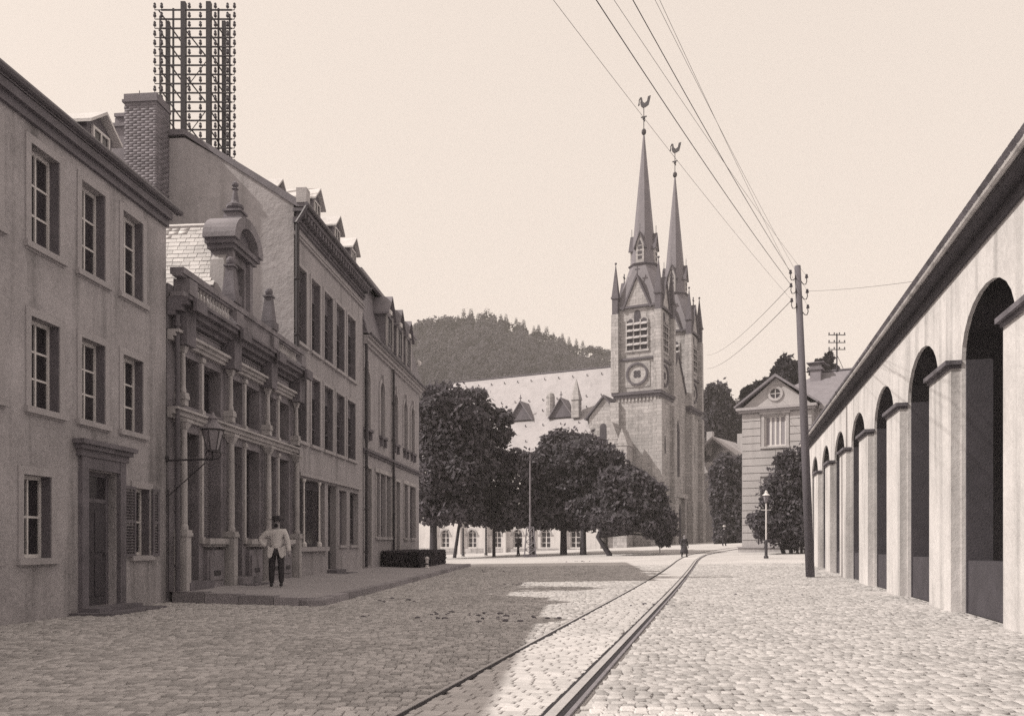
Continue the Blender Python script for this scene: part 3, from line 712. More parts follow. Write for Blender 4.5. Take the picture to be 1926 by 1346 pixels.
# ------------------------------------------------------------------ mansard house
H4, U = front_root('mansard_house', 34.2, 'house with steep slate mansard, pointed dormers and round headed windows above a low hedge', 'house')
uE = U(46.1); CZ = 9.7
ops = []
aw = []
for px in (690, 718.5, 743.5, 762, 775.5):
    u = U(yf(px)); aw.append((u-.42,u+.42,5.95,8.3,.42))
ops += aw
d4 = (U(yf(690.5)),U(yf(697.5)),.35,4.35)
trip = [(U(yf(p0)),U(yf(p1)),1.55,4.3) for p0, p1 in ((706.5,714.5),(716.5,725.5),(727.5,735))]
d4b = (U(yf(744)),U(yf(751.5)),.35,4.2); dbl = [(U(yf(p0)),U(yf(p1)),1.55,4.2) for p0, p1 in ((759,767.5),(771.5,780.5))]
ops += [d4]+trip+[d4b]+dbl
wmb = MB(); wall(wmb, 0, uE, -.3, CZ, ops, .28)
wmb.quad((uE,0,-.3),(uE,9,-.3),(uE,9,CZ),(uE,0,CZ)).quad((0,9,-.3),(uE,9,-.3),(uE,9,CZ),(0,9,CZ)).quad((0,0,-.3),(0,0,CZ),(0,9,CZ),(0,9,-.3)); wmb.obj('wall', PLASTER3, H4, fix=False)
for o in aw:
    window(H4, *o[:4], .16, 2, 3, m=GREYW, sill=(.14,.16,.12,STONED))
    b = MB(); pts = arc(o[0]-.02,o[1]+.02,o[3]-.42,.44,12); po = arc(o[0]-.2,o[1]+.2,o[3]-.42,.62,12)
    for k in range(12): b.prism([po[k],po[k+1],pts[k+1],pts[k]],'y',-.05,.01)
    b.box(o[0]-.2,o[0]-.02,-.05,.01,5.95,o[3]-.42).box(o[1]+.02,o[1]+.2,-.05,.01,5.95,o[3]-.42).frus((o[0]+o[1])/2,-.06,.1,.05,o[3]+.04,o[3]+.34,.14,.06)
    b.obj('window_surround', SURR, H4)
    for x in (o[0],o[1]-.14): MB().box(x,x+.14,-.14,.0,5.5,5.82).obj('sill_bracket', STONED, H4)
for o in trip+dbl: window(H4, *o, .18, 1, 3, m=GREYW, sill=(.03,.1,.12))
for o in (d4, d4b):
    a,b,c,d = o
    D = MB().box(a,a+.07,.2,.26,c,d).box(b-.07,b,.2,.26,c,d).box(a+.07,b-.07,.2,.26,d-.07,d).box(a+.07,b-.07,.2,.26,3.1,3.17).obj('door_frame', GREYW, H4)
    link('fanlight', unit_box(GLASS), D, M=bm_(a+.07,b-.07,.23,.24,3.17,d-.07))
    dd = MB().box(a+.07,b-.07,.22,.26,c,3.1).box(a+.16,b-.16,.2,.22,c+.2,1.3).box(a+.16,b-.16,.2,.22,1.5,2.95).obj('door', DARKW, H4); MB().ball((b-.14,.18,1.4),.03).obj('handle', IRON, dd)
sm = MB()
for o in [d4,d4b]: surround(sm, *o, w=.12, p=.04, bottom=False)
sm.box(trip[0][0]-.14,trip[-1][1]+.14,-.05,.01,4.32,4.5).box(dbl[0][0]-.14,dbl[-1][1]+.14,-.05,.01,4.22,4.4)
for q in (trip[0][0]-.1,trip[-1][1]+.02,dbl[0][0]-.1,dbl[-1][1]+.02): sm.box(q,q+.08,-.05,.01,1.5,4.2)
sm.obj('door_surround', STONEL, H4)
mb = MB(); mstep(mb, 0, uE+.1, [(4.9,5.0,.08),(5.0,5.1,.16)]); mb.obj('string_course', STONED, H4)
mb = MB(); mstep(mb, 0, uE+.1, [(9.3,9.42,.1),(9.42,9.55,.2)]); mb.box(0,uE+.2,-.3,.02,9.56,9.64); mb.obj('eaves_cornice', SURR, H4)
MB().tube([(0,-.32,9.68),(uE+.22,-.32,9.68)],.07,8).obj('gutter', ZINC, H4)
mr = MB(); mr.add([(0,-.2,9.72),(uE+.1,-.2,9.72),(uE-.5,.45,12.25),(0,.45,12.25),(0,9,9.72),(uE+.1,9,9.72),(uE-.5,8.3,12.25),(0,8.3,12.25)], [(0,1,2,3),(1,5,6,2),(5,4,7,6),(4,0,3,7)])
mro = mr.obj('mansard_roof', SLATED, H4, fix=False)
msl = []
for r_ in range(16):
    s = (r_+.5)/16; z = 9.72+2.53*s; y_ = -.2+.65*s; x = -.1*(r_ % 2)
    while x < uE-.15-.5*s:
        msl.append(Matrix.Translation((x+.17,y_-.0,z-.1)) @ Matrix.Rotation(R(-14.4-3),4,'X') @ Matrix.Diagonal((.33,.022,.19,1))); x += .345
pieces(mro, 'slate', 'slate', msl, SLATED)
MB().prism([(.2,12.2),(.2,12.4),(4.5,13.2),(8.6,12.4),(8.6,12.2)],'x',0,uE-.3).obj('roof', SLATED, H4)
MB().box(0,uE-.2,.05,.4,12.2,12.36).obj('roof_edge', IRONL, H4)
for px in (718, 738, 755):
    u = U(yf(px)); w = .62
    MB().box(u-w-.12,u-w+.25,-.56,-.501,11.15,11.32).obj('dormer_lit_sliver', WHITEW, H4); dm = MB().prism([(u-w,9.8),(u+w,9.8),(u+w,11.3),(u,12.0),(u-w,11.3)],'y',-.32,.6).obj('dormer', SLATED, H4)  # white box stands in for the sunlit sliver of the dormer roof
    fr = MB().box(u-.42,u-.36,-.37,-.321,9.95,11.2).box(u+.36,u+.42,-.37,-.321,9.95,11.2).box(u-.36,u+.36,-.37,-.321,11.14,11.2).box(u-.36,u+.36,-.37,-.321,9.95,10.01).box(u-.025,u+.025,-.365,-.321,10.01,11.14); fr.obj('window', GREYW, dm)
    for x0,x1 in ((u-.36,u-.025),(u+.025,u+.36)): link('pane', unit_box(GLASS), dm, M=bm_(x0,x1,-.34,-.325,10.01,11.14))
    for sx in (-1,1): MB().prism([(u+sx*(w+.18),11.15),(u,12.02),(u,12.1),(u+sx*(w+.18),11.23)],'y',-.5,.5).obj('dormer_roof', SLATED, dm)
    MB().box(u-w-.02,u-w+.1,-.38,-.321,9.8,11.3).box(u+w-.1,u+w+.02,-.38,-.321,9.8,11.3).obj('pilaster', STONEL, dm)
pipe(H4, U(yf(736.5)), .3, 9.3, r=.06, y=-.1, m=IRON); pipe(H4, .08, .3, 9.3, r=.06, y=-.12, m=IRON)
MB().ball((uE-.1,.0,11.0),.16,8).obj('roof_ornament', WHITEW, H4)

# clipped hedge and its end post
hz = .17
hd = root('clipped_hedge', (-4.45, 40.6, hz), ROT, 'dark clipped box hedge standing before the mansard house at the end of the pavement', 'hedge')
lob = []
rg = np.random.default_rng(5)
n = 9000; V = rg.random((n,3)); ax = rg.integers(0,5,n)
V[ax==0,0] = rg.random((ax==0).sum())*.04; V[ax==1,0] = 1-rg.random((ax==1).sum())*.04; V[ax==2,1] = rg.random((ax==2).sum())*.06; V[ax==3,1] = 1-rg.random((ax==3).sum())*.06; V[ax==4,2] = 1-rg.random((ax==4).sum())*.06
c = (V-[.5,.5,0])*[7.2,1.7,.74]+[0,-.35,.02]; a = rg.normal(size=(n,3)); a /= np.linalg.norm(a,axis=1)[:,None]; b = np.cross(a, rg.normal(size=(n,3))); b /= np.linalg.norm(b,axis=1)[:,None]
s = .06*(.6+.8*rg.random((n,1)))
link('foliage', np_mesh('foliage', np.stack([c-a*s,c-b*s*.6,c+a*s,c+b*s*.6],1).reshape(-1,3), np.arange(4*n).reshape(n,4), LEAF2), hd)
MB().box(-3.5,3.5,-1.1,.4,0,.68).obj('branches', BARK, hd)
ps = P(803, 1062, 37.0); bp = root('white_post', (ps.x, ps.y, .14), 0, 'small white post at the right end of the hedge', 'post')
MB().lathe(0,0,[(.12,0),(.12,.1),(.07,.12),(.07,.42),(.1,.44),(.1,.5),(.02,.56)],10).obj('shaft', WHITEW, bp)
MB().lathe(0,0,[(.074,.2),(.074,.26)],10).obj('band', IRON, bp)

# ------------------------------------------------------------------ gas lamp on wall bracket
lx = root('wall_lamp', (fx(17.9), 17.9, 3.0), ROT, 'glass street lantern on an iron wall bracket at the corner of the grey house', 'street lamp')
U0 = 0
arm = MB().tube([(0,.0,0),(0,-1.02,0.02)], .02, 8).tube([(0,-.05,-.75),(0,-.85,-.06)], .012, 6).ball((0,-.02,.06),.05); arm.obj('bracket', IRON, lx)
MB().tube([(-.02,-.03,-.65),(-.02,-.06,-.62),(-.02,-.06,-2.9)], .014, 6).obj('gas_pipe', IRON, lx)
MB().tube([(0,-1.02,.0),(0,-1.16,.04),(0,-1.2,.12),(0,-1.16,.2)],.014,6).tube([(0,-1.02,.0),(0,-.9,.04),(0,-.86,.12),(0,-.9,.2)],.014,6).tube([(0,-1.02,0),(0,-1.02,.2)],.018,6).obj('lantern_ring', IRON, lx)
def lantern(par, c, s=1.0, cage=IRONL):
    x, y, z = c
    g = MB()
    f = MB()
    for j in range(6):
        q = math.pi*2*j/6; q2 = math.pi*2*(j+1)/6
        p0 = (x+.11*s*math.cos(q), y+.11*s*math.sin(q), z); p1 = (x+.22*s*math.cos(q), y+.22*s*math.sin(q), z+.42*s)
        f.tube([p0,p1], .012*s, 5)
        link('pane', MB().quad(p0, p1, (x+.22*s*math.cos(q2), y+.22*s*math.sin(q2), z+.42*s), (x+.11*s*math.cos(q2), y+.11*s*math.sin(q2), z)).mesh('pane', LANTG), par)
    f.lathe(x,y,[(.12*s,z-.03*s),(.12*s,z+.01*s)],6).lathe(x,y,[(.235*s,z+.41*s),(.235*s,z+.44*s)],6)
    f.obj('lantern_frame', IRON, par)
    MB().lathe(x,y,[(.25*s,z+.44*s),(.2*s,z+.5*s),(.1*s,z+.58*s),(.09*s,z+.64*s),(.12*s,z+.66*s),(.05*s,z+.72*s),(.02*s,z+.8*s)],12).obj('lantern_cap', cage, par)
    MB().lathe(x,y,[(.02*s,z),(.02*s,z+.16*s),(.035*s,z+.18*s),(.035*s,z+.26*s),(.015*s,z+.28*s)],8).obj('burner', IRON, par)
LANTG = mat('lantern_glass', .22, .15, 4, bump=.05, rough=.2)
lantern(lx, (0,-1.02,.2))

# ------------------------------------------------------------------ people
def skin(name, joints, edges, m, par, sub=1):
    ks = list(joints); me = bpy.data.meshes.new(name); me.from_pydata([joints[k][:3] for k in ks], [(ks.index(a), ks.index(b)) for a, b in edges], [])
    me.materials.append(m); o = link(name, me, par)
    md = o.modifiers.new('Skin', 'SKIN'); md.use_smooth_shade = True
    for i, k in enumerate(ks):
        r = joints[k][3]; me.skin_vertices[0].data[i].radius = (r, r) if len(joints[k]) < 5 else (r, joints[k][4])
        me.skin_vertices[0].data[i].use_root = (i == 0)
    if sub:
        s_ = o.modifiers.new('Sub', 'SUBSURF'); s_.levels = sub; s_.render_levels = sub
    return o
def hand(par, w, dirv, side, m=SKIN, s=1.0):
    """palm and five fingers hanging from wrist w along dirv"""
    d = Vector(dirv).normalized(); w = Vector(w); x = Vector((1,0,0))*side
    x = (x-d*x.dot(d)).normalized(); nrm = d.cross(x)
    b = MB(); b.tube([w-d*.01, w+d*.03*s, w+d*.09*s], [.026*s,.036*s,.036*s], 8)
    for k, (off, ln) in enumerate(((-.03,.065),(-.01,.075),(.01,.07),(.028,.055))):
        p = w+d*.085*s+x*off*s; b.tube([p, p+d*ln*.5*s+nrm*.006, p+d*ln*s+nrm*.025*s], [.0095*s,.009*s,.007*s], 6)
    p = w+d*.03*s-x*.035*s; b.tube([p, p+d*.03*s-x*.022*s, p+d*.06*s-x*.024*s+nrm*.01], [.011*s,.0105*s,.008*s], 6)
    b.obj('hand', m, par, smooth=True)
def person(loc, rz, label, hgt=1.7, jacket=CLOTHW, trousers=CLOTHD, hat='brim', hatm=None, pose='stand', skirt=False, beard=False, detail=True):
    p = root('person', loc, rz, label, 'person'); s = hgt/1.7
    J = lambda *a: tuple(q*s for q in a)
    walk = .16 if pose == 'walk' else 0
    hipw, kn, ft = .095, .5, .07
    LA = dict(lf=J(-.12,.02+walk,.06,.045), rf=J(.12,-.02-walk,.06,.045), lk=J(-.115,.0+walk*.3,.48,.062), rk=J(.115,-.02-walk*.6,.49,.062), lh=J(-.09,0,.88,.09), rh=J(.09,0,.88,.09))
    arms = dict(ls=J(-.2,0,1.36,.06), rs=J(.2,0,1.36,.06))
    if pose == 'hip': arms.update(le=J(-.42,.02,1.14,.046), lw=J(-.24,-.02,.98,.033), re=J(.275,.0,1.1,.046), rw=J(.31,-.05,.85,.033))
    else: arms.update(le=J(-.26,.05,1.08,.044), lw=J(-.28,-.04,.84,.032), re=J(.26,.05,1.08,.044), rw=J(.28,-.06,.84,.032))
    body = dict(pelvis=J(0,0,.92,.13,.1), belly=J(0,0,1.08,.13,.1), chest=J(0,.01,1.28,.15,.105), neck0=J(0,.01,1.42,.06), neck=J(0,0,1.475,.052), jaw=J(0,-.018,1.54,.066,.078), head=J(0,0,1.61,.074,.092), crown=J(0,.008,1.675,.05,.06))
    body.update(LA); body.update(arms)
    E = [('pelvis','belly'),('belly','chest'),('chest','neck0'),('neck0','neck'),('neck','jaw'),('jaw','head'),('head','crown'),('pelvis','lh'),('lh','lk'),('lk','lf'),('pelvis','rh'),('rh','rk'),('rk','rf'),('chest','ls'),('ls','le'),('le','lw'),('chest','rs'),('rs','re'),('re','rw')]
    skin('body', body, E, SKIN, p)
    g = lambda k, a: tuple(body[k][:3])+tuple(q+a for q in body[k][3:])
    tj = {k: g(k, .022*s) for k in ('pelvis','lh','rh','lk','rk','lf','rf')}
    skin('trousers', tj, [e for e in E if e[0] in tj and e[1] in tj], trousers, p)
    if skirt:
        MB().lathe(0,0,[(.15*s,1.04*s),(.2*s,.85*s),(.28*s,.5*s),(.33*s,.3*s),(.3*s,.31*s)],14).obj('skirt', trousers, p, smooth=True)
    jj = {k: g(k, .024*s) for k in ('belly','chest','ls','rs','le','re','lw','rw')}
    jj['hem'] = J(0,0,.86,.175,.145)
    skin('jacket', jj, [('chest','belly'),('belly','hem'),('chest','ls'),('ls','le'),('le','lw'),('chest','rs'),('rs','re'),('re','rw')], jacket, p)
    if not skirt:
        for sx in (-1, 1):
            t = MB().prism([(sx*.04*s,.96*s),(sx*.185*s,.98*s),(sx*.195*s,.74*s),(sx*.15*s,.70*s),(sx*.1*s,.74*s)],'y',-.165*s,-.13*s); t.prism([(sx*.16*s,1.0*s),(sx*.2*s,1.0*s),(sx*.215*s,.76*s),(sx*.175*s,.76*s)],'y',-.11*s,.13*s)
            t.obj('jacket_skirt', jacket, p)
    if pose == 'hip': hand(p, J(-.24,-.02,.98), (.8,.3,-.4), 1, s=s)
    else: hand(p, J(-.28,-.04,.84), (-.05,-.1,-1), 1, s=s)
    hand(p, arms['rw'][:3], (.12,-.15,-1), -1, s=s)
    for k in ('lf','rf'):
        x, y, z = body[k][:3]; MB().ball((x,y-.05*s,.045*s),.05*s,8,sz=.9,sx=.95,sy=2.7).obj('shoe', CLOTHD, p, smooth=True)
    MB().frus(0,-.098*s,.016*s,.02*s,1.565*s,1.615*s,.008*s,.01*s).obj('nose', SKIN, p)
    for sx in (-1,1):
        MB().ball((sx*.03*s,-.088*s,1.615*s),.011*s,6).obj('eye', HAIRM, p); MB().ball((sx*.08*s,.005*s,1.59*s),.024*s,6,sx=.4).obj('ear', SKIN, p)
    MB().ball((0,.04*s,1.63*s),.08*s,10,sz=.95).obj('hair', HAIRM, p, smooth=True)
    MB().box(-.022*s,.022*s,-.1*s,-.09*s,1.542*s,1.55*s).obj('mouth', HAIRM, p)
    if beard: MB().ball((0,-.06*s,1.508*s),.05*s,10,sz=1.0,sx=1.0,sy=.7).obj('beard', HAIRM, p, smooth=True)
    hm = hatm or CLOTHD
    if hat == 'brim': MB().lathe(0,0,[(.2*s,1.652*s),(.202*s,1.662*s),(.108*s,1.668*s),(.1*s,1.74*s),(.085*s,1.757*s),(.02*s,1.745*s)],16).obj('hat', hm, p, smooth=False)
    return p
person((-5.55, 20.9, .205), R(8), 'bearded man in pale jacket and dark hat on the pavement, right hand on hip', 1.68, pose='hip', beard=True)
q = P(975, 1040, 66); person((q.x, q.y, gz(q.x,q.y)), R(-60), 'distant dark clad walker passing below the white church wall', 1.66, jacket=CLOTHD, pose='walk')
q = P(1287, 1046, 54); person((q.x, q.y, gz(q.x,q.y)), R(15), 'small girl in dark dress standing on the tram track', 1.42, jacket=CLOTHD, pose='walk', skirt=True, hat=None)
q = P(1362, 1020, 72); person((q.x, q.y, gz(q.x,q.y)), R(10), 'figure with a pale hat in the shade between church and villa', 1.68, jacket=CLOTHD, hatm=CLOTHW)

# ------------------------------------------------------------------ church
c1 = Vector((14.63, 88.0, 0)); AXV = Vector((-.888, .46)); CROT = math.atan2(.46, -.888)
CHU = root('church', c1, CROT, 'large stone church with twin spired towers and long bright slate roofs', 'church')
DT = 11.5; HWT = 2.25
def pyr(mb, cx, cy, a, z0, z1, n=4, ph=math.pi/4):
    r = a*math.sqrt(2) if n == 4 else a
    return mb.lathe(cx, cy, [(r,z0),(.02,z1)], n, ph)
def tower(oy):
    t = MB(); h_ = HWT
    t.box(-h_,h_,oy-h_,oy+h_,-1.5,16.3)
    tw = t.obj('tower', CHST, CHU)
    # belfry shaft with its faces
    MB().box(-h_+.12,h_-.12,oy-h_+.12,oy+h_-.12,16.3,25.3).obj('belfry', CHST, tw)
    cb = MB()
    cb.box(-h_-.35,h_+.35,oy-h_-.35,oy+h_+.35,16.3,16.6).box(-h_-.2,h_+.2,oy-h_-.2,oy+h_+.2,16.0,16.3).box(-h_-.08,h_+.08,oy-h_-.08,oy+h_+.08,19.85,20.05).box(-h_-.15,h_+.15,oy-h_-.15,oy+h_+.15,25.1,25.32)
    cb.obj('string_course', CHSTD, tw)
    for k in range(-6,7):
        for f in range(2):
            pass
    ab = MB()
    for k in range(11):
        s = -1.9+.38*k
        ab.box(s-.1,s+.1,oy+h_,oy+h_+.12,15.65,16.0); ab.box(-h_-.12,-h_,oy+s-.1,oy+s+.1,15.65,16.0)
    ab.obj('corbel_table', CHST, tw)
    for sx in (-1,1):
        for sy in (-1,1):
            b = MB(); cx, cy = sx*h_, oy+sy*h_
            b.frus(cx+sx*.0,cy,.62,.62,-1.5,6.0).frus(cx,cy,.5,.5,6.0,15.6,.46,.46).frus(cx,cy,.42,.42,16.6,24.6,.36,.36)
            b.obj('buttress', CHST, tw)
            pn_ = MB().frus(cx,cy,.3,.3,24.6,26.3); pn_.frus(cx,cy,.4,.4,26.2,26.4); pyr(pn_, cx, cy, .34, 26.4, 29.8); pn_.ball((cx,cy,29.85),.13,6); pn_.obj('pinnacle', CHSTD, tw)
    # faces
    for ang in range(4):
        M = Matrix.Translation((0,oy,0)) @ Matrix.Rotation(ang*math.pi/2,4,'Z')       # face lies at local +y
        y = h_-.12
        g = MB(); g.prism([(-1.3,25.1),(1.3,25.1),(0,28.1)],'y',y-.3,y+.16)
        g.xf(M); go = g.obj('gable', CHST, tw)
        rr = MB()
        for sx in (-1,1): rr.prism([(sx*1.4,24.95),(0,28.15),(0,28.5),(sx*1.58,25.0)],'y',y-1.2,y+.32)
        rr.tube([(0,y,28.4),(0,y,29.4)],.06,5).box(-.25,.25,y-.05,y+.05,28.95,29.07)
        rr.xf(M).obj('gable_coping', CHSTD, tw)
        # belfry window: flat near-black panel painted in place of a shaded recess, mullions, curved louvres
        r_ = MB(); pts = [(-1.05,20.9),(1.05,20.9),(1.05,23.6)]+[(1.05-.35*(1-math.cos(math.pi*k/6)), 23.6+.45*math.sin(math.pi*k/6)) for k in range(1,7)]+[(.35,24.3)]+[(.35*math.cos(math.pi*k/6), 24.4+.5*math.sin(math.pi*k/6)) for k in range(1,6)]+[(-.35,24.3),(-.35,23.6)]+[(-.7-.35*math.cos(math.pi*k/6)*-1-0, 23.6+.45*math.sin(math.pi*k/6)) for k in range(1,6)]+[(-1.05,23.6)]
        r_.prism(pts,'y',y+.005,y+.03); r_.xf(M).obj('belfry_dark_panel', OPENSHADE, tw)
        ml = MB()
        for x in (-1.12,-.36,.36,1.12): ml.box(x-.07,x+.07,y+.005,y+.14,20.8,23.9)
        ml.box(-1.25,1.25,y,y+.16,20.65,20.85); ml.xf(M).obj('mullion', CHST, tw)
        for z in (21.3,22.0,22.7,23.35):
            for x in (-.74,0,.74):
                lm = MB().prism([(y+.03,z+.22),(y+.3,z-.02),(y+.3,z+.06),(y+.03,z+.3)],'x',x-.33,x+.33)
                lm.xf(M).obj('louvre', STONEL, tw)
        rz_ = MB().box(-1.35,1.35,y,y+.06,17.1,19.7); rz_.xf(M).obj('panel', CHST, tw)
        ring = MB()
        for k in range(24):
            a0, a1 = 2*math.pi*k/24, 2*math.pi*(k+1)/24
            ring.prism([(1.15*math.cos(a0),18.4+1.15*math.sin(a0)),(1.15*math.cos(a1),18.4+1.15*math.sin(a1)),(.95*math.cos(a1),18.4+.95*math.sin(a1)),(.95*math.cos(a0),18.4+.95*math.sin(a0))],'y',y+.06,y+.22)
        ring.xf(M).obj('rose_ring', CHSTD, tw)
        dk = MB()
        for k in range(4):
            q = math.pi/4+math.pi/2*k; dk.lathe(0,0,[(.21,0),(.21,.02)],10)
            n_ = 20; dk.v[-n_:] = [(x+.24*math.cos(q), y+.065+zz, 18.4+yy+.24*math.sin(q)) for x, yy, zz in dk.v[-n_:]]
        dk.xf(M).obj('rose_dark_disc', OPENSHADE, tw)  # flat dark discs painted for the shaded piercings
        # lancet slits low on the shaft
        sl_ = MB(); 
        for z0 in (4.5, 10.5): sl_.prism([(-.16,z0),(.16,z0),(.16,z0+1.5),(0,z0+1.85),(-.16,z0+1.5)],'y',h_+.004,h_+.03)
        sl_.xf(M).obj('lancet', OPENSHADE, tw) if ang in (1, 3, 2) else None
        # spire dormer
        sdm = MB().prism([(-.42,29.95),(.42,29.95),(.42,31.7),(0,32.9),(-.42,31.7)],'y',.2,1.32); sdm.xf(M).obj('spire_dormer', CHST, tw)
        sdr = MB()
        for sx in (-1,1): sdr.prism([(sx*.58,31.35),(0,32.95),(0,33.15),(sx*.66,31.4)],'y',.1,1.45)
        sdr.tube([(0,1.3,33.0),(0,1.3,33.9)],.03,4); sdr.xf(M).obj('dormer_coping', CHSTD, tw)
        so2 = MB()
        for z in (30.3,30.8,31.3): so2.box(-.22,.22,1.3,1.335,z,z+.32)
        so2.prism([(-.22,31.75),(.22,31.75),(0,32.3)],'y',1.3,1.335); so2.xf(M).obj('dormer_louvre', OPENSHADE, tw)
    # broach spire
    r0 = 1.42
    sq = []
    for k in range(4):
        q = math.pi/4+k*math.pi/2; sq.append((2.25*math.sqrt(2)*.97*math.cos(q), oy+2.25*math.sqrt(2)*.97*math.sin(q), 25.3))
    oc = [(r0*math.cos(math.pi/8+k*math.pi/4), oy+r0*math.sin(math.pi/8+k*math.pi/4), 29.8) for k in range(8)]
    sp = MB(); f = []
    for k in range(4):
        a0 = (2*k)%8; a1 = (2*k+1)%8; a2 = (2*k+2)%8
        f.append((k, 4+a0, 4+a1)) ; f.append((k, (k+1)%4, 4+a2, 4+a1))
    sp.add(sq+oc, f)
    sp.obj('broach', SPIRE, tw)
    MB().lathe(0,oy,[(r0+.1,29.7),(r0+.22,29.85),(r0+.05,29.95)],8,math.pi/8).obj('spire_ring', CHSTD, tw)
    MB().lathe(0,oy,[(r0-.08,29.9),(.09,43.4)],8,math.pi/8).obj('spire', SPIRE, tw)
    wv = MB().tube([(0,oy,43.2),(0,oy,46.6)],.045,5).ball((0,oy,43.8),.26,8,sz=1.3).ball((0,oy,45.2),.16,6).box(-.3,.3,oy-.05,oy+.05,45.3,45.4).box(-.05,.05,oy-.3,oy+.3,45.0,45.1)
    wv.obj('finial', IRON, tw)
    rc = MB().prism([(-.62,46.95),(-.5,46.5),(-.2,46.35),(.1,46.3),(.3,46.5),(.38,46.85),(.3,47.3),(.55,47.12),(.45,46.7),(.62,46.62),(.4,47.42),(.22,47.42),(.12,46.95),(-.1,46.75),(-.35,46.9),(-.45,47.35),(-.72,47.4)],'y',oy-.06,oy+.06); rc.obj('weathercock', IRON, tw)
    return tw
tower(0); tower(-DT)
# nave
ny = -DT/2; NX1 = 26.0; EY0, EY1, EZN, RZN = -.7, -DT+.7, 15.0, 21.1
nv = MB()
nv.quad((-1.8,EY0,-1.5),(NX1,EY0,-1.5),(NX1,EY0,EZN),(-1.8,EY0,EZN)); nv.quad((-1.8,EY1,-1.5),(-1.8,EY1,EZN),(NX1,EY1,EZN),(NX1,EY1,-1.5)); nv.quad((NX1,EY0,-1.5),(NX1,EY1,-1.5),(NX1,EY1,EZN),(NX1,EY0,EZN))
nv.obj('nave_wall', CHST, CHU, fix=False)
MB().prism([(EY0,-1.5),(EY0,EZN+.4),(ny,RZN+.6),(EY1,EZN+.4),(EY1,-1.5)],'x',-1.95,-1.3).obj('front_gable', CHST, CHU)
gc = MB(); gc.prism([(EY0+.1,EZN+.3),(ny,RZN+.55),(ny,RZN+.85),(EY0+.25,EZN+.35)],'x',-2.1,-1.2).prism([(EY1-.1,EZN+.3),(ny,RZN+.55),(ny,RZN+.85),(EY1-.25,EZN+.35)],'x',-2.1,-1.2); gc.tube([(-1.6,ny,RZN+.7),(-1.6,ny,RZN+2)],.08,5).obj('gable_coping', CHSTD, CHU)
nr = MB(); e = .35; ze = EZN-.25
nr.quad((-1.3,EY0+e,ze),(NX1,EY0+e,ze),(NX1,ny,RZN),(-1.3,ny,RZN)); nr.quad((-1.3,EY1-e,ze),(-1.3,ny,RZN),(NX1,ny,RZN),(NX1,EY1-e,ze))
nr.quad((NX1,EY0+e,ze),(NX1+6,EY0-1.8,ze),(NX1,ny,RZN)); nr.quad((NX1+6,EY0-1.8,ze),(NX1+6,EY1+1.8,ze),(NX1,ny,RZN)); nr.quad((NX1+6,EY1+1.8,ze),(NX1,EY1-e,ze),(NX1,ny,RZN))
nro = nr.obj('nave_roof', SLATEC, CHU, fix=False)
MB().quad((NX1,EY0,-1.5),(NX1+5.7,EY0-1.7,-1.5),(NX1+5.7,EY0-1.7,EZN),(NX1,EY0,EZN)).quad((NX1+5.7,EY0-1.7,-1.5),(NX1+5.7,EY1+1.7,-1.5),(NX1+5.7,EY1+1.7,EZN),(NX1+5.7,EY0-1.7,EZN)).obj('apse_wall', CHWH, CHU, fix=False)
MB().tube([(-1.3,ny,RZN+.04),(NX1,ny,RZN+.04)],.11,6).obj('ridge', CHSTD, nro)
# slate courses (thin raised bands) and snow hooks on the roof slope
sl_n = math.hypot(ny-EY0-e, RZN-ze); an = math.atan2(RZN-ze, EY0+e-ny)
def slope_pieces(par, x0f, x1f, y0, z0, y1, z1, rows, w, m, name='slate'):
    L_ = math.hypot(y1-y0, z1-z0); a_ = math.atan2(z1-z0, y0-y1); out = []
    for r_ in range(rows):
        s = (r_+.5)/rows; x = x0f(s)+random.random()*.3; xe = x1f(s)
        while x < xe:
            ww = w*random.uniform(.75,1.25)
            out.append(Matrix.Translation((x+ww/2, y0+(y1-y0)*s, z0+(z1-z0)*s)) @ Matrix.Rotation(-a_,4,'X') @ Matrix.Rotation(R(.5),4,'X') @ Matrix.Diagonal((ww-.008, L_/rows*1.03, .014+random.uniform(0,.003), 1)))
            x += ww
    pieces(par, name, name, out, m)
hk = []
for s, off in ((.86,0),(.42,.9),(.2,.4)):
    x = 3+off
    while x < NX1: hk.append(tmat(x, EY0+e+(ny-EY0-e)*s+.1, ze+(RZN-ze)*s+.0, .06, .16, .2)); x += 1.75
pieces(nro, 'roof_hook', 'hook', hk, CHSTD)
# roof dormers
for x, yy, w, zb, zp in ((14.3,-.2,1.35,15.0,17.0),(9.4,-.2,1.35,15.0,17.0)):
    d_ = MB().prism([(x-w,zb),(x+w,zb),(x,zp)],'y',yy-2.4,yy).obj('roof_dormer', CHSTD, nro)
    for sx in (-1,1): MB().prism([(x+sx*(w+.1),zb-.1),(x,zp),(x,zp+.14),(x+sx*(w+.2),zb-.08)],'y',yy-2.6,yy+.25).obj('coping', SPIRE, d_)
    MB().tube([(x,yy,zp),(x,yy,zp+.8)],.05,5).box(x-.15,x+.15,yy-.04,yy+.04,zp+.4,zp+.5).obj('cross', CHSTD, d_)
td = MB().lathe(11.1,-1.2,[(.5,15.2),(.5,17.5),(.4,17.8),(.1,18.0)],10); td.obj('roof_turret', CHST, nro)
pt = MB().frus(7.6,-.2,.42,.42,14.8,16.7); pyr(pt,7.6,-.2,.5,16.7,19.0); pt.obj('pinnacle', CHST, nro)
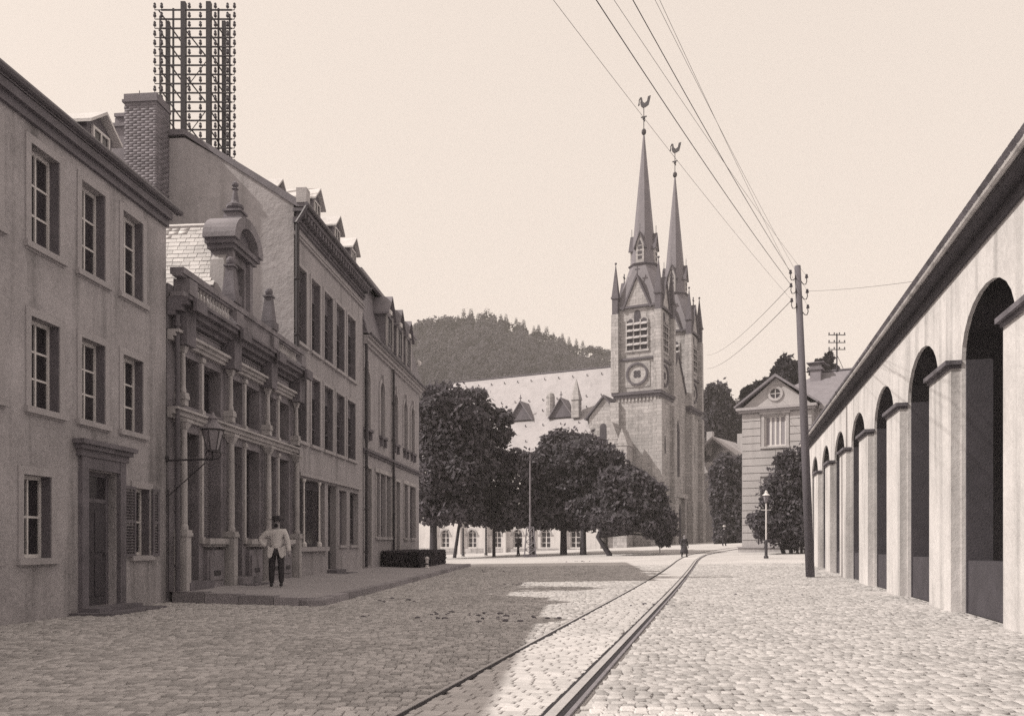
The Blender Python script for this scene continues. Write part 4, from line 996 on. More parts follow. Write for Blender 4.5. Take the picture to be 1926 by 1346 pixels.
# aisle
ay = 5.0; AZ = 10.4
al = MB(); A0, A1 = 2.9, 30.0
al.add([(6.75,EY0+.02,15.1),(A1-3,EY0+.02,15.1),(A1,ay+.4,AZ-.3),(A0,ay+.4,AZ-.3),(A0,EY0+.02,AZ-.3),(A1,EY0,AZ-.3)], [(0,1,2,3),(0,3,4),(1,5,2)])
alo = al.obj('aisle_roof', SLATEC, CHU, fix=False)
hk = []
for s, off in ((.8,0),(.4,.9)):
    x = 7+off
    while x < 27: hk.append(tmat(x, ay+.4+(EY0-ay-.4)*s+.1, AZ-.3+(15.4-AZ)*s+.0, .06, .16, .2)); x += 2.1
pieces(alo, 'roof_hook', 'hook', hk, CHSTD)
aw_ = MB(); aops = []
M180 = Matrix.Translation((A1,ay,0)) @ Matrix.Rotation(math.pi,4,'Z')        # wall() faces -y; turn it to face +y
xs_ = [21.0,17.6,14.6,12.1,8.9,5.6]
for x in xs_: u = A1-x; aops.append((u-.55,u+.55,.9,2.75,.55))
for x in (23.8,19.3,16.1,10.5,7.2,4.2): u = A1-x; aops.append((u-.7,u+.7,4.6,8.6,1.1))
wall(aw_, 0, A1-A0, -1.5, AZ, aops, .35)
aw_.quad((A1-A0,0,-1.5),(A1-A0,6,-1.5),(A1-A0,6,AZ),(A1-A0,0,AZ)).quad((0,0,-1.5),(0,0,AZ),(0,6,AZ),(0,6,-1.5))
awo = aw_.xf(M180).obj('aisle_wall', CHWH, CHU, fix=False)
for o in aops:
    fr = MB(); a,b,c,d = o[:4]; y_ = .25; nx = 2
    fr.box(a,a+.07,y_,y_+.06,c,d).box(b-.07,b,y_,y_+.06,c,d).box((a+b)/2-.05,(a+b)/2+.05,y_,y_+.06,c,d)
    for z in np.arange(c+.45,d,.55): fr.box(a,b,y_+.005,y_+.05,z-.03,z+.03)
    w = fr.xf(M180).obj('window', WHITEW, awo)
    MB().box(a,b,y_+.03,y_+.05,c,d).xf(M180).obj('pane', GLASS, w)
    hm = MB(); r_ = o[4]; pi_ = arc(a,b,d-r_,r_,10); po_ = arc(a-.18,b+.18,d-r_,r_+.18,10)
    for k in range(10): hm.prism([po_[k],po_[k+1],pi_[k+1],pi_[k]],'y',-.06,.01)
    hm.box(a-.32,a-.0,-.07,.0,d-r_-.12,d-r_).box(b,b+.32,-.07,.0,d-r_-.12,d-r_); hm.xf(M180).obj('hood_mould', CHST, w)
MB().box(A0-.02,A1+.1,ay,ay+.18,-1.5,.75).obj('plinth', CHST, CHU)
for x in (25.6,22.4,18.9,15.7,13.4,10.6,7.0):
    MB().box(x-.16,x+.16,ay+.0,ay+.5,-1.5,7.5).frus(x,ay+.25,.16,.25,7.5,8.2,.1,.02).obj('buttress', CHWH, CHU)
# side chapel gable, small pinnacles
cg = MB().prism([(2.25,5.5),(5.5,5.5),(5.5,14.4),(3.8,16.4),(2.25,14.6)],'y',-2.0,1.5).obj('chapel_gable', CHST, CHU)
for q in ([(5.8,14.2),(3.8,16.45),(3.8,16.7),(6.0,14.25)],[(2.26,14.75),(3.8,16.45),(3.8,16.7),(2.26,15.0)]): MB().prism(q,'y',-2.6,1.75).obj('coping', CHSTD, cg)
for x, z0, z1, w in ((3.9,11.6,13.4,.35),(2.9,11.4,12.9,.3)): MB().prism([(x-w,z0),(x+w,z0)]+[(x+w*math.cos(math.pi*k/8),z1+w*math.sin(math.pi*k/8)) for k in range(9)],'y',1.5,1.53).obj('lancet', OPENSHADE, cg)
for x, y_, z in ((1.9,3.3,13.2),(.6,4.2,12.4)):
    b = MB().frus(x,y_,.5,.9,-1.5,z-1.4); b.prism([(x-.62,z-1.5),(x+.62,z-1.5),(x,z+.2)],'y',y_-.9,y_+.95); b.obj('buttress', CHST, CHU)
# portal
po = MB()
for k in (-.75,.75): po.prism([(ny+k-.4,1.0),(ny+k+.4,1.0),(ny+k+.4,4.8),(ny+k,5.6),(ny+k-.4,4.8)],'x',-2.02,-1.96)
po.prism([(ny-.5,8.5),(ny+.5,8.5),(ny+.5,13.5),(ny,14.6),(ny-.5,13.5)],'x',-2.02,-1.96)
po.obj('lancet', OPENSHADE, CHU); MB().box(-2.5,-1.96,ny-2.0,ny+2.0,6.2,6.6).box(-2.4,-1.96,ny-1.9,ny-1.5,-1,6.2).box(-2.4,-1.96,ny+1.5,ny+1.9,-1,6.2).obj('porch', CHST, CHU)

# ------------------------------------------------------------------ trees
def tree(name, px0, Y, lobes, label, group=None, n=9000, size=.24, trunk_r=.2, lean=0, zb=None, m=LEAF, seed=1, px_top=None):
    X0 = (px0-CX)/F*Y; zb = gz(X0,Y) if zb is None else zb
    o = root(name, (X0, Y, zb), 0, label, 'tree', group)
    L_ = []
    for px, py, rx, ry in lobes:
        p = P(px, py, Y); L_.append((p.x-X0, random.uniform(-.4,.4), p.z-zb, rx*Y/F, rx*Y/F*.9, ry*Y/F))
    rg_ = np.random.default_rng(seed+100); SL_ = []
    for q in L_:
        for k in range(9):
            d = rg_.normal(size=3); d /= np.linalg.norm(d); f = rg_.uniform(.18,.42)
            SL_.append((q[0]+d[0]*q[3]*.92, q[1]+d[1]*q[4]*.92, q[2]+d[2]*q[5]*.92, q[3]*f*1.15, q[4]*f, q[5]*f*.8))
    link('crown', leaves('crown', L_+SL_, int(n*1.3), size*.85, m, seed, .55), o)
    top = max(L_, key=lambda q: q[2]); lo = min(q[2]-q[5] for q in L_)
    t = MB(); zf = lo+.6
    t.tube([(0,0,-.3),(0,0,.1),(lean*.55,0,zf*.6),(lean,0,zf),(top[0]*.35+lean*.65,0,zf+(top[2]-zf)*.5),(top[0],0,top[2])], [trunk_r*1.35,trunk_r*1.05,trunk_r*.9,trunk_r*.85,trunk_r*.55,.04], 9)
    for q in L_:
        t.tube([(lean,0,zf),( (lean+q[0])*.5, q[1]*.5, (zf+q[2])*.5+.2),(q[0],q[1],q[2])], [trunk_r*.5,trunk_r*.35,.03], 6)
    t.obj('trunk', BARK, o, smooth=True)
    return o
GT = 'round crowned trees before the church'
tree('lime_tree', 815, 64, [(838,765,48,46),(822,815,45,60),(862,820,50,65),(815,890,48,75),(850,905,55,70),(880,860,48,55),(832,955,60,34)], 'tallest dark leafy tree, thick trunk beside the mansard house', n=15000, trunk_r=.3, seed=11)
tree('lime_tree', 855, 68, [(880,775,46,42),(912,800,44,42),(918,850,40,48),(915,905,50,52),(890,950,58,34),(938,945,36,38)], 'dark leafy tree on a thin leaning trunk, second from the mansard house', n=10500, trunk_r=.14, lean=.5, seed=12)
tree('lime_tree', 1003, 65.5, [(990,895,42,46),(1025,880,36,40),(978,950,36,30),(1010,945,36,45),(1015,975,45,22)], 'smaller greyish leafy tree behind the lattice pole', n=6500, trunk_r=.14, seed=13)
tree('lime_tree', 1060, 66, [(1062,850,48,42),(1040,890,48,48),(1085,895,52,55),(1055,945,55,45),(1095,950,50,42)], 'broad dark tree with a rounded top, trunk left of a twin trunk', n=12500, trunk_r=.27, seed=14)
tree('lime_tree', 1097, 63.5, [(1110,858,50,40),(1140,895,52,46),(1155,945,52,42),(1120,965,50,30),(1185,920,44,42)], 'dark leafy tree whose straight trunk stands close before the tower, third trunk from the pole', n=10000, trunk_r=.24, seed=15)
tree('lime_tree', 1146, 60, [(1175,920,48,40),(1200,940,46,44),(1220,968,40,38),(1165,980,44,22),(1244,985,24,36),(1250,1008,20,18),(1150,975,40,20)], 'low spreading tree on a slanting trunk at the foot of the tower', n=8500, trunk_r=.2, lean=-.8, seed=16)
# slender posts and trunks among the trees
for px, Y, lab in ((871, 72, 'slim dark bollard left of the arched cellar window'), (914, 72, 'slim dark bollard between two arched cellar windows')):
    q = P(px, 1040, Y); b = root('bollard', (q.x, Y, gz(q.x,Y)), 0, lab, 'bollard', 'bollards along the church wall')
    MB().lathe(0,0,[(.13,-.1),(.13,.2),(.075,.3),(.07,2.3),(.1,2.34),(.02,2.45)],8).obj('shaft', IRON, b); MB().lathe(0,0,[(.16,-.1),(.16,.1)],8).obj('base', CHST, b)
q = P(929, 1040, 66); tree('lime_tree', 929, 67, [(930,975,30,16),(945,985,24,14)], 'young tree with a short dark trunk before the white wall', n=1500, trunk_r=.13, seed=18)

# lattice telephone pole
q = P(997, 1040, 62.5); LP = root('lattice_pole', (q.x, q.y, gz(q.x,q.y)), 0, 'slim pale iron telephone pole with two insulator arms rising before the trees', 'telephone pole')
Hh = 7.6
MB().tube([(0,0,0),(0,0,Hh)],[.09,.05],8).obj('pole', IRONL, LP)
for zc in (Hh-.15, Hh-.55):
    a_ = MB().box(-.6,.6,-.04,.04,zc,zc+.07).obj('crossarm', IRON, LP)
    for k in range(6): link('insulator', insm, a_, M=tmat(-.55+.22*k,0,zc+.07,1.4,1.4,1.0))
lt = MB()
for sx in (-1,1):
    for sy in (-1,1): lt.tube([(sx*.42,sy*.42,0),(sx*.25,sy*.25,2.2)],.04,4)
for k in range(4):
    z0, z1 = .55*k, .55*k+.55; w0, w1 = .42-.17*z0/2.2, .42-.17*z1/2.2
    for sx in (-1,1): lt.tube([(sx*w0,-w0,z0),(-sx*w1,-w1,z1)],.025,4); lt.tube([(w0*sx,w0,z0),(w1*sx,-w1,z1)],.025,4)
    lt.tube([(-w1,-w1,z1),(w1,-w1,z1)],.025,4)
lt.obj('lattice_base', IRONL, LP); MB().box(-.5,.5,-.5,.5,-.2,.18).obj('footing', STONED, LP)
q = P(1241, 1028, 62); ms = root('white_mast', (q.x, q.y, gz(q.x,q.y)), 0, 'thin white mast at the corner of the near tower', 'mast')
MB().tube([(0,0,0),(0,0,4.9)],[.045,.03],6).obj('pole', WHITEW, ms); MB().tube([(0,0,2.6),(.55,0,3.0)],.02,5).obj('arm', WHITEW, ms)
# dark trees between church and villa
tree('broad_tree', 1372, 80, [(1365,905,30,50),(1385,960,28,60),(1362,985,22,40),(1350,930,14,60),(1390,900,22,40)], 'dense shadowy tree filling the gap between church and villa', n=12000, size=.26, trunk_r=.3, seed=21)
tree('broad_tree', 1352, 125, [(1350,760,26,40),(1372,790,26,38),(1345,800,25,30),(1385,815,18,30)], 'tall leafy tree rising behind the far tower', n=6500, size=.42, trunk_r=.4, seed=22, m=FOREST)
# distant low house
q = P(1362, 870, 105); dh = root('distant_house', (q.x, q.y, 0.5), R(-35), 'distant small house with pale sloping roof in the gap beside the church', 'house')
MB().box(-3.2,3.2,-3.5,3.5,-.5,10.6).obj('wall', HOUSEW, dh)
MB().prism([(-3.8,10.3),(0,13.3),(3.8,10.3),(3.8,10.5),(0,13.6),(-3.8,10.5)],'y',-4,4).obj('roof', SLATEC, dh)
for y_, x_ in ((-2,-1.0),(2,1.4)): MB().box(x_-.35,x_+.35,y_-.35,y_+.35,11.5,14.4).obj('chimney', HOUSEW, dh)
for x_ in (-1.8,0,1.8): MB().box(x_-.45,x_+.45,-3.56,-3.5,7.5,9.2).obj('window', GLASS, dh)

# ------------------------------------------------------------------ villa
VR = Vector((.872,-.49)); VROT = math.atan2(-.49,.872); V0 = Vector((16.9, 60.0)); 
VI = root('villa', (V0.x, V0.y, 0), VROT, 'pale villa with a round window in its pediment behind ivy and the utility pole', 'house')
gw = 4.7; zb, ze_, zp_ = -.5, 10.75, 12.75
ops = [(1.55,3.0,8.0,10.1),(1.55,3.0,3.4,5.8)]
v = MB(); wall(v, 0, gw, zb, ze_, ops, .25); v.quad((0,0,zb),(0,0,ze_),(0,9,ze_),(0,9,zb)).quad((gw,0,zb),(gw,1.0,zb),(gw,1.0,ze_),(gw,0,ze_))
wall(v, gw, 13, zb, ze_, [(5.3,6.3,7.9,9.8),(8.2,9.2,7.9,9.8)], .2, 1.0); v.quad((13,1,zb),(13,9,zb),(13,9,ze_),(13,1,ze_)).quad((0,9,zb),(13,9,zb),(13,9,ze_),(0,9,ze_))
v.obj('wall', HOUSEW, VI, fix=False)
# rustication courses: proud blocks with open joints
rb = []; z = 1.0
while z < 10.2:
    for x0, x1 in (((0,1.3),(3.25,gw)) if (7.7 < z+.25 < 10.2 or 3.1 < z+.25 < 6.0) else ((0,2.3),(2.3,gw))):
        rb.append(Matrix.Translation(((x0+x1)/2,-.03,z)) @ Matrix.Diagonal((x1-x0-.03,.07,.47,1)))
    z += .52
pieces(VI, 'rusticated_block', 'block', rb, HOUSEW)
for o in ops:
    w = window(VI, *o, .1, 4, 1, m=WHITEW, fw=.1, bar=.12, pane=CURTAIN)
    a,b,c,d = o; MB().box(a-.2,a-.002,-.1,.0,c,d).box(b+.002,b+.2,-.1,.0,c,d).box(a-.3,b+.3,-.2,.0,d+.12,d+.3).box(a-.2,b+.2,-.1,.0,d+.002,d+.12).box(a-.25,b+.25,-.16,.0,c-.14,c-.002).obj('surround', STONEL, w)
window(VI, 5.3,6.3,7.9,9.8, 1.1, 2, 3); window(VI, 8.2,9.2,7.9,9.8, 1.1, 2, 3)
cn = MB().box(-.2,gw+.2,-.25,.1,ze_-.35,ze_-.18).box(-.35,gw+.35,-.42,.1,ze_-.18,ze_).box(gw+.35,13.3,.6,1.1,ze_-.3,ze_); cn.obj('cornice', SURR, VI)
MB().prism([(0,ze_),(gw,ze_),(gw/2,zp_-.05)],'y',-.05,.2).obj('pediment', HOUSEW, VI)
for q in ([(-.45,ze_+.0),(gw/2,zp_),(gw/2,zp_+.2),(-.5,ze_+.1)],[(gw+.45,ze_+.0),(gw/2,zp_),(gw/2,zp_+.2),(gw+.5,ze_+.1)]):
    MB().prism(q,'y',-.45,5.5).obj('pediment_roof', SLATEV, VI)
oc_ = MB()
for k in range(20):
    a0,a1 = 2*math.pi*k/20, 2*math.pi*(k+1)/20; cc = (gw/2-.05, 11.62)
    oc_.prism([(cc[0]+.52*math.cos(a0),cc[1]+.52*math.sin(a0)),(cc[0]+.52*math.cos(a1),cc[1]+.52*math.sin(a1)),(cc[0]+.34*math.cos(a1),cc[1]+.34*math.sin(a1)),(cc[0]+.34*math.cos(a0),cc[1]+.34*math.sin(a0))],'y',-.14,-.05)
oco = oc_.obj('round_window', STONEL, VI); MB().prism([(gw/2-.05+.34*math.cos(2*math.pi*k/16),11.62+.34*math.sin(2*math.pi*k/16)) for k in range(16)],'y',-.07,-.052).obj('pane', GLASS, oco)
MB().box(gw/2-.07,gw/2-.03,-.1,-.071,11.29,11.95).box(gw/2-.38,gw/2+.28,-.1,-.071,11.6,11.64).obj('glazing_bar', WHITEW, oco)
vr = MB().add([(2.0,1.0,ze_),(13.3,.6,ze_),(13.3,9.4,ze_),(-.3,9.4,ze_),(4.6,5,13.75),(11.0,5,13.75),(-.3,.6,ze_)], [(6,1,5,4),(1,2,5),(2,3,4,5),(3,6,4)]); vro = vr.obj('roof', SLATEV, VI, fix=False)
MB().tube([(4.6,5,13.78),(11,5,13.78)],.1,6).obj('ridge', ZINC, vro)
dv = MB().prism([(7.2,11.3),(8.3,11.3),(8.3,12.1),(7.75,12.75),(7.2,12.1)],'y',1.7,4).obj('dormer', GREYW, VI)
MB().prism([(7.05,11.95),(7.75,12.78),(7.75,12.9),(6.98,12.0)],'y',1.5,4).prism([(8.45,11.95),(7.75,12.78),(7.75,12.9),(8.52,12.0)],'y',1.5,4).obj('dormer_roof', SLATED, dv); MB().box(7.4,8.1,1.66,1.699,11.4,12.15).obj('pane', GLASS, dv)
for x, y_, zt_ in ((4.3,4.2,13.75),(10.6,4.2,13.9)):
    cch = MB().box(x-.36,x+.36,y_-.4,y_+.4,11.5,zt_).obj('chimney', BRICK, VI); MB().box(x-.5,x+.5,y_-.5,y_+.5,zt_,zt_+.12).box(x-.4,x+.4,y_-.42,y_+.42,zt_+.12,zt_+.28).box(x-.6,x+.6,y_-.5,y_+.5,zt_+.5,zt_+.56).box(x-.3,x+.3,y_-.3,y_+.3,zt_+.32,zt_+.55).obj('chimney_cap', BRICK, cch)
q = P(1574, 690, 61.5); vm_ = root('roof_mast', (q.x, q.y, 13.7), 0, 'slender telephone mast with three crossarms on the villa roof', 'telephone mast')
MB().tube([(0,0,-.3),(0,0,2.75)],.05,6).obj('pole', IRON, vm_); MB().tube([(.7,0,-.3),(0,0,1.2)],.02,5).obj('stay', IRON, vm_)
for z in (1.55,2.05,2.6):
    a_ = MB().box(-.62,.62,-.03,.03,z,z+.05).obj('crossarm', IRON, vm_)
    for k in range(4): link('insulator', insm, a_, M=tmat(-.56+.373*k,0,z+.05,1.1,1.1,.8))

# ivy bush and hedge before the villa
def bush(name, px0, py0, Y, lobes, label, cat, n, size, seed, m=LEAF2):
    b = P(px0, py0, Y); zb_ = gz(b.x, Y); o = root(name, (b.x, Y, zb_), 0, label, cat); L_ = []
    for px, py, rx, ry in lobes:
        p = P(px,py,Y); L_.append((p.x-b.x, random.uniform(-.3,.3), p.z-zb_, rx*Y/F, rx*Y/F*.8, ry*Y/F))
    rg_ = np.random.default_rng(seed+100); SL_ = []
    for q in L_:
        for k in range(7):
            d = rg_.normal(size=3); d /= np.linalg.norm(d); f = rg_.uniform(.22,.42)
            SL_.append((q[0]+d[0]*q[3]*.85, q[1]+d[1]*q[4]*.85, q[2]+d[2]*q[5]*.85, q[3]*f, q[4]*f, q[5]*f))
    link('foliage', leaves('foliage', L_+SL_, int(n*1.3), size*.9, m, seed, .4), o)
    t = MB()
    for q in L_: t.tube([(q[0]*.5,0,-.2),(q[0]*.8,q[1],q[2]*.6),(q[0],q[1],q[2])],[.1,.06,.02],5)
    t.obj('stem', BARK, o); return o
bush('ivy_bush', 1500, 1030, 56, [(1480,905,38,40),(1515,880,30,45),(1455,945,28,45),(1500,960,50,55),(1450,990,40,36),(1500,1000,50,30),(1540,940,36,70),(1530,855,22,22),(1475,865,20,22)], 'big dark climbing shrub covering the lower front of the villa', 'shrub', 14000, .16, 31)
tree('spruce_tree', 1478, 85, [(1478,700,20,32),(1480,730,28,40),(1462,705,10,16),(1492,720,18,40)], 'dark spruce behind the villa pediment, left of its chimney', n=4500, size=.3, seed=32, m=CONIF)
tree('spruce_tree', 1556, 92, [(1560,672,7,12),(1552,690,18,16),(1538,695,18,12),(1560,710,20,25)], 'dark spruce tip showing behind the villa roof beside the roof mast', n=3000, size=.3, seed=33, m=CONIF)
tree('spruce_tree', 1420, 95, [(1412,740,16,14),(1430,732,18,16),(1445,725,14,16),(1420,765,28,35)], 'loose dark tree top over the left slope of the villa pediment', n=3500, size=.32, seed=34, m=CONIF)

# street lamp, low wall with rail
q = P(1441, 1046, 50); SL = root('street_lamp', (q.x, q.y, gz(q.x,q.y)), 0, 'white topped street lamp on a thin pale pole before the shrub', 'street lamp')
MB().tube([(0,0,1.0),(0,0,3.3)],.045,8).obj('pole', WHITEW, SL); MB().lathe(.0,0,[(.14,0),(.14,.12),(.09,.18),(.085,1.05),(.06,1.1)],10).obj('base', IRON, SL); MB().tube([(-.28,0,2.85),(.28,0,2.85)],.025,6).obj('ladder_bar', WHITEW, SL)
lantern(SL, (0,0,3.3), .9, cage=WHITEW)
q0 = P(1388, 1026, 60); LW = root('garden_wall', (q0.x, q0.y, gz(q0.x,q0.y)), VROT, 'low pale garden wall with coping below the villa shrubs', 'wall')
MB().box(0,11,0,.35,-.6,.32).obj('wall', STONEL, LW); MB().box(-.08,11.08,-.08,.43,.32,.42).obj('coping', SURR, LW)
for x in np.arange(.6,11,1.6): MB().tube([(x,.15,.42),(x,.15,.95)],.02,5).obj('rail_post', IRON, LW)
MB().tube([(0.6,.15,.95),(10.4,.15,.95)],.018,5).obj('rail', IRON, LW)

# ------------------------------------------------------------------ utility pole and wires
UPY = 30.0; ub_ = P(1525, 1080, UPY); ut_ = P(1500, 500, UPY)
UP = root('utility_pole', (ub_.x, UPY, 0), 0, 'leaning wooden utility pole with curved insulator hooks before the arcade', 'utility pole')
tx_, tz_ = ut_.x-ub_.x, ut_.z
MB().tube([(0,0,-.4),(tx_*.5,0,tz_*.5),(tx_,0,tz_)],[.155,.135,.105],10).obj('pole', POLEW, UP, smooth=True)
hooks = []
for px, py in ((1489,520),(1515,528),(1486,545),(1516,556),(1492,573),(1517,585)):
    p = P(px,py,UPY); lx_, lz_ = p.x-ub_.x, p.z; cxp = tx_*lz_/tz_; sg = 1 if lx_ > cxp else -1
    hk_ = MB().tube([(cxp,-.03,lz_-.05),(cxp+sg*.1,-.05,lz_-.05),(cxp+sg*.17,-.05,lz_-.14),(cxp+sg*.25,-.05,lz_-.14),(cxp+sg*.29,-.05,lz_-.03),(cxp+sg*.28,-.05,lz_+.05)],.016,6).obj('hook', IRON, UP)
    link('insulator', insm, hk_, M=tmat(cxp+sg*.28,-.05,lz_+.04,1.1,1.1,.9)); hooks.append(Vector((ub_.x+cxp+sg*.28, UPY-.05, lz_+.15)))
def wire(a, b, label, r=.012, sag=.25):
    a, b = Vector(a), Vector(b); m_ = (a+b)/2
    o = root('overhead_wire', a, 0, label, 'wire', 'overhead wires')
    pts = []
    for i in range(17):
        t = i/16; p = a.lerp(b,t); p.z -= sag*4*t*(1-t); pts.append(p-a)
    MB().tube(pts, r*.75, 5).obj('strand', IRON, o)
for (h, (px, py, Y), lab, r) in ((hooks[2], (1095,-40,12), 'thick overhead wire crossing close to both weathercocks', .011), (hooks[0], (1168,-40,12), 'thick overhead wire passing to the right of the spires', .010), (hooks[4], (1010,-40,12), 'faint leftmost overhead wire crossing the nearer spire', .005), (hooks[1], (1128,-40,12), 'thin wire between the two thick overhead wires', .005), (hooks[3], (1212,-40,12), 'thin wire in the faint pair right of the thick wires', .0045), (hooks[5], (1222,-40,12), 'rightmost of the faint overhead wires', .0045)):
    wire(h, P(px,py,Y), lab, r, .12)
wire(hooks[4], P(1329,693,98.4), 'lower of two wires slanting from the pole to the far tower', .016, .6)
wire(hooks[2], P(1329,668,98.4), 'upper of two wires slanting from the pole to the far tower', .013, .6)
wire(hooks[3], P(1742,526,17.9), 'faint wire running level from the pole to the arcade roof', .006, .05)

# ------------------------------------------------------------------ right hand arcade building
RA = math.atan(RXS); RC = math.cos(RA)
AR = root('arcade_building', (RX0+RXS*46, 46, 0), R(-90)-RA, 'long pale stuccoed building with dark round arches and tiled eaves along the right side', 'building')
# local x runs from the far end towards the camera, -y towards the street
UA = lambda Y: (46-Y)/RC
LEN = UA(-2.0); HW_ = 6.46
aops = [(UA(18.5+4.6*k)-1.5, UA(18.5+4.6*k)+1.5, -.29, 5.5, .95) for k in range(-4, 6)]
w_ = MB(); wall(w_, 0, LEN, -.3, HW_, aops, .07); w_.quad((0,0,-.3),(0,0,HW_),(0,8,HW_),(0,8,-.3)); w_.obj('wall', STUCCO, AR, fix=False)
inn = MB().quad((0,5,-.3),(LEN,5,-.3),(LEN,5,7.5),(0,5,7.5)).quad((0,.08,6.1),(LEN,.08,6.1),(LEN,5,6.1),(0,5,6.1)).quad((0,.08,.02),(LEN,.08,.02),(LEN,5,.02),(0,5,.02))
inn.obj('dark_passage', OPENSHADE, AR, fix=False)  # inner faces coloured near-black in place of indoor shade
for o in aops:
    for e0, e1 in ((o[0]-.001,o[0]+.05),(o[1]-.05,o[1]+.001)): MB().box(e0,e1,.071,.5,-.29,4.55).obj('jamb', OPENSHADE, AR)  # jambs coloured near-black, shade of the arch put into the colour
ps_ = sorted([(o[0],o[1]) for o in aops])
for (a0,b0),(a1,b1) in zip(ps_[:-1], ps_[1:]):
    pr_ = MB().box(b0+.02,a1-.02,-.17,-.001,-.2,4.42).obj('pier', STUCCO, AR)
    MB().box(b0-.03,a1+.03,-.27,.0,4.48,4.56).box(b0,a1,-.21,.0,4.421,4.479).obj('impost', STONED, pr_)  # dark colour of the impost stands for the shade on its underside
for o in aops: MB().box(o[0]+.03,o[1]-.03,.1,.5,-.1,.95).obj('parapet', OPENSHADE, AR)
sf_ = MB().box(-.1,LEN,-.25,.0,6.42,6.47).box(0,LEN,-.06,.0,6.2,6.419); sf_.obj('eaves_board', DARKW, AR)
MB().prism([(-.25,6.48),(-.25,6.56),(6,10.0),(6,9.85)],'x',-.2,LEN).obj('roof', SLATED, AR)
MB().tube([(-.2,-.3,6.56),(LEN,-.3,6.56)],.055,8).obj('gutter', STUCCO, AR)
tl = []; x = -.15
while x < LEN:
    for r_ in range(3):
        tl.append(Matrix.Translation((x+.13,-.2+.26*r_,6.63+.145*r_)) @ Matrix.Rotation(R(29),4,'X') @ Matrix.Diagonal((.225,.34,.11,1)))
    x += .26
pieces(AR, 'roof_tile', 'tile', tl, TILE)
rd = []; x = -.1
rdm = MB().tube([(0,-.84,6.93),(0,-.5,7.1)], .07, 8).mesh('ridge_tile', TILE)

# ------------------------------------------------------------------ hills and forest
ridge = [(500,640),(640,615),(700,603),(780,605),(815,600),(850,603),(885,588),(925,586),(950,597),(1000,614),(1050,632),(1100,648),(1150,662),(1200,688),(1280,705),(1340,728),(1390,750),(1450,745),(1560,735),(1700,742),(2000,760)]
HYD = 400.0
def rz_(px):
    for (a, ya), (b, yb) in zip(ridge[:-1], ridge[1:]):
        if a <= px <= b: return ya+(yb-ya)*(px-a)/(b-a)
    return ridge[0][1] if px < ridge[0][0] else ridge[-1][1]
def hill_z(X, Y):
    px = CX+F*X/HYD
    top = HC+(HY+2-rz_(px))*HYD/F-5
    if Y <= HYD: t = max(0,(Y-190)/(HYD-190)); return -1+top*(t**1.15)
    return -1+top*max(0, 1-((Y-HYD)/260)**2)
xs = [-260+10*i for i in range(70)]; ys = [190+10*i for i in range(46)]
hv = [(x,y_,hill_z(x,y_)) for y_ in ys for x in xs]; n_ = len(xs)
hill = T(MB().add(hv, [(j*n_+i,j*n_+i+1,(j+1)*n_+i+1,(j+1)*n_+i) for j in range(len(ys)-1) for i in range(n_-1)]).obj('hill', FOREST, fix=False, smooth=True), kind='structure')
# forest canopy: one mass of leaf clumps
rg = np.random.default_rng(3)
NT = 2600; LPT = 70
tx = rg.uniform(-75,150,NT); ty = 200+200*rg.random(NT)**.8
tz = np.array([hill_z(a,b) for a,b in zip(tx,ty)])
hh_ = rg.uniform(3.5,7,NT); rw = rg.uniform(1.8,3.2,NT)
idx = np.repeat(np.arange(NT), LPT); d = rg.normal(size=(NT*LPT,3)); d /= np.linalg.norm(d,axis=1)[:,None]; d[:,2] = np.abs(d[:,2])*1.0-.15
cc = np.stack([tx[idx],ty[idx],tz[idx]+1.5],1)+d*np.stack([rw[idx],rw[idx],hh_[idx]*.8],1)*rg.uniform(.75,1.05,(NT*LPT,1))
nn_ = d+rg.normal(size=d.shape)*.5; nn_ /= np.linalg.norm(nn_,axis=1)[:,None]
a = np.cross(nn_, rg.normal(size=d.shape)); a /= np.linalg.norm(a,axis=1)[:,None]; b = np.cross(nn_,a); s = rg.uniform(.35,.8,(NT*LPT,1))
T(link('forest', np_mesh('forest', np.stack([cc-a*s,cc-b*s*.7,cc+a*s,cc+b*s*.7],1).reshape(-1,3), np.arange(4*NT*LPT).reshape(-1,4), FOREST)), 'dense wood covering the hillside behind the church', 'forest', kind='stuff')
# trees one can tell apart along the ridge
def conifer_mesh(seed, h, r):
    rg = np.random.default_rng(seed); n = 420; t = rg.random(n)**.8; ang = rg.random(n)*6.283; layer = np.floor(t*9)/9
    rad = r*(1-t)*(.55+.45*(1-(t*9-np.floor(t*9))))*rg.uniform(.3,1.05,n)+.05
    c = np.stack([rad*np.cos(ang), rad*np.sin(ang), h*(.1+.9*t)],1)
    a = np.stack([np.cos(ang),np.sin(ang),-.45+0*ang],1)+rg.normal(size=(n,3))*.2; b = np.stack([-np.sin(ang),np.cos(ang),0*ang],1)+rg.normal(size=(n,3))*.2
    s = (.12+.5*(1-t))[:,None]*r*.42
    return np_mesh('crown', np.stack([c-a*s,c-b*s*.5,c+a*s,c+b*s*.5],1).reshape(-1,3), np.arange(4*n).reshape(-1,4), CONIF)
cms = [conifer_mesh(40+k, 1, .3) for k in range(3)]
trk = MB().tube([(0,0,-.2),(0,0,.9)],[.03,.008],6).mesh('trunk', BARK)
rms = [leaves('crown', [(0,0,.62,.3,.3,.34),(.15,0,.5,.25,.25,.28),(-.18,.05,.48,.22,.22,.25)], 700, .055, FOREST, 50+k) for k in range(2)]
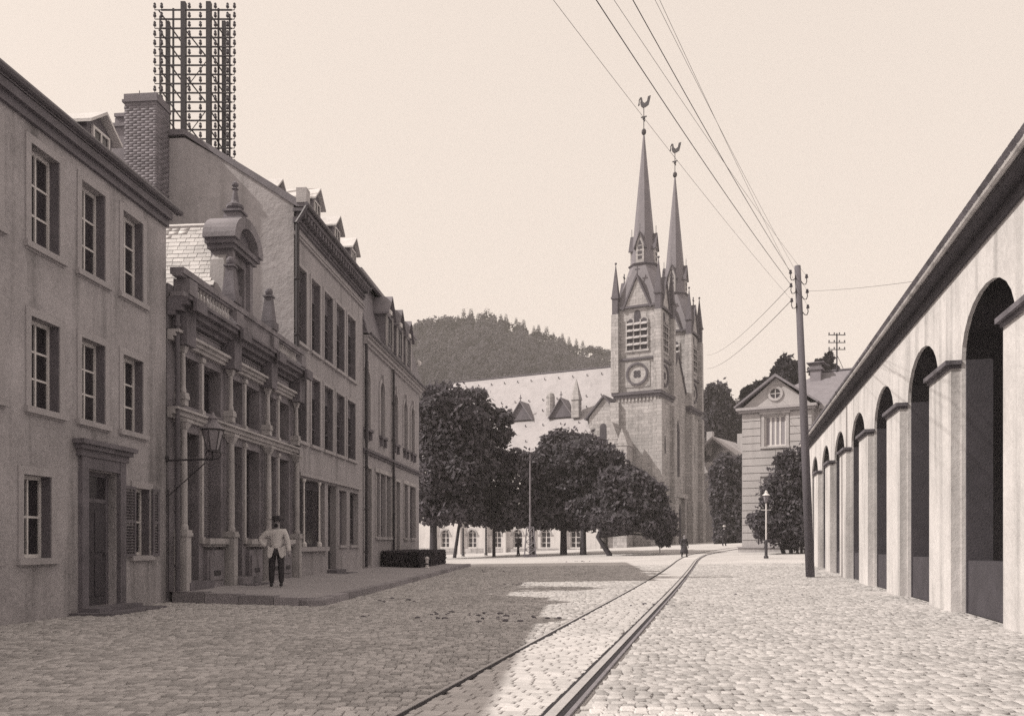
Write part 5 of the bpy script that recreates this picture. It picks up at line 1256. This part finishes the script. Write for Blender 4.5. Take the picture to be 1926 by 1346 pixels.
tops = [(872,580,30,'c'),(886,580,32,'c'),(899,588,22,'c'),(916,580,36,'w'),(926,592,28,'w'),(942,590,24,'c'),(952,590,26,'c'),(971,597,24,'c'),(985,600,26,'c'),(1004,612,20,'c'),(1013,610,24,'c'),(1028,613,30,'c'),(1041,624,18,'c'),(1058,626,22,'c'),(1070,632,18,'c'),(1084,636,20,'c'),(1096,640,20,'c'),(1110,648,16,'r'),(1125,650,18,'r'),(1142,655,18,'r'),(795,600,34,'r'),(812,594,40,'r'),(783,608,26,'r'),(838,592,32,'r'),(852,594,28,'r'),(862,592,22,'c')]
labs = {'c': 'dark pointed spruce on the skyline of the wooded hill', 'w': 'broad dark conifer on the point of the wooded hill', 'r': 'rounded leafy tree on the skyline of the wooded hill'}
ORD = ['leftmost','second from the left','third from the left','fourth from the left','fifth from the left','sixth from the left','seventh from the left','eighth from the left','ninth from the left','tenth from the left']
def rlab(i):
    k = tops[i][3]; same = sorted([t[0] for t in tops if t[3] == k]); j = same.index(tops[i][0]); n = len(same)
    sub = {'c': 'spruces', 'w': 'broad conifers', 'r': 'round trees'}[k]
    pos = ORD[j] if j < n-j-1 or n < 4 else ORD[n-1-j].replace('left','right')
    return f'{labs[k].split(" on the")[0]} on the hill skyline, {pos} of the {sub}'
for i, (px, py, hp, k) in enumerate(tops):
    Y = HYD-4; p = P(px,py,Y); hgt = hp*1.35*Y/F; nm = 'spruce_tree' if k != 'r' else 'leafy_tree'
    o = root(nm, (p.x, Y, p.z-hgt), 0, rlab(i), 'tree', {'c':'spruces along the hill ridge','w':'broad conifers on the hilltop','r':'round trees along the hill ridge'}[k])
    w_s = {'c': hgt*1.0, 'w': hgt*1.5, 'r': hgt*1.3}[k]
    link('crown', cms[i%3] if k != 'r' else rms[i%2], o, M=Matrix.Rotation(i*1.3,4,'Z') @ Matrix.Diagonal((w_s,w_s,hgt,1)))
    link('trunk', trk, o, M=Matrix.Diagonal((hgt,hgt,hgt,1)))

# thin summer haze: one closed box of even density round the scene
hm_ = bpy.data.materials.new('haze'); hm_.use_nodes = True; N = hm_.node_tree.nodes; N.remove(N['Principled BSDF'])
pvn = N.new('ShaderNodeVolumePrincipled'); pvn.inputs['Color'].default_value = (.97,.93,.9,1); pvn.inputs['Density'].default_value = HAZE
hm_.node_tree.links.new(pvn.outputs[0], N['Material Output'].inputs['Volume'])
T(MB().box(-330,520,-60,700,-3,170).obj('haze', hm_), kind='stuff')
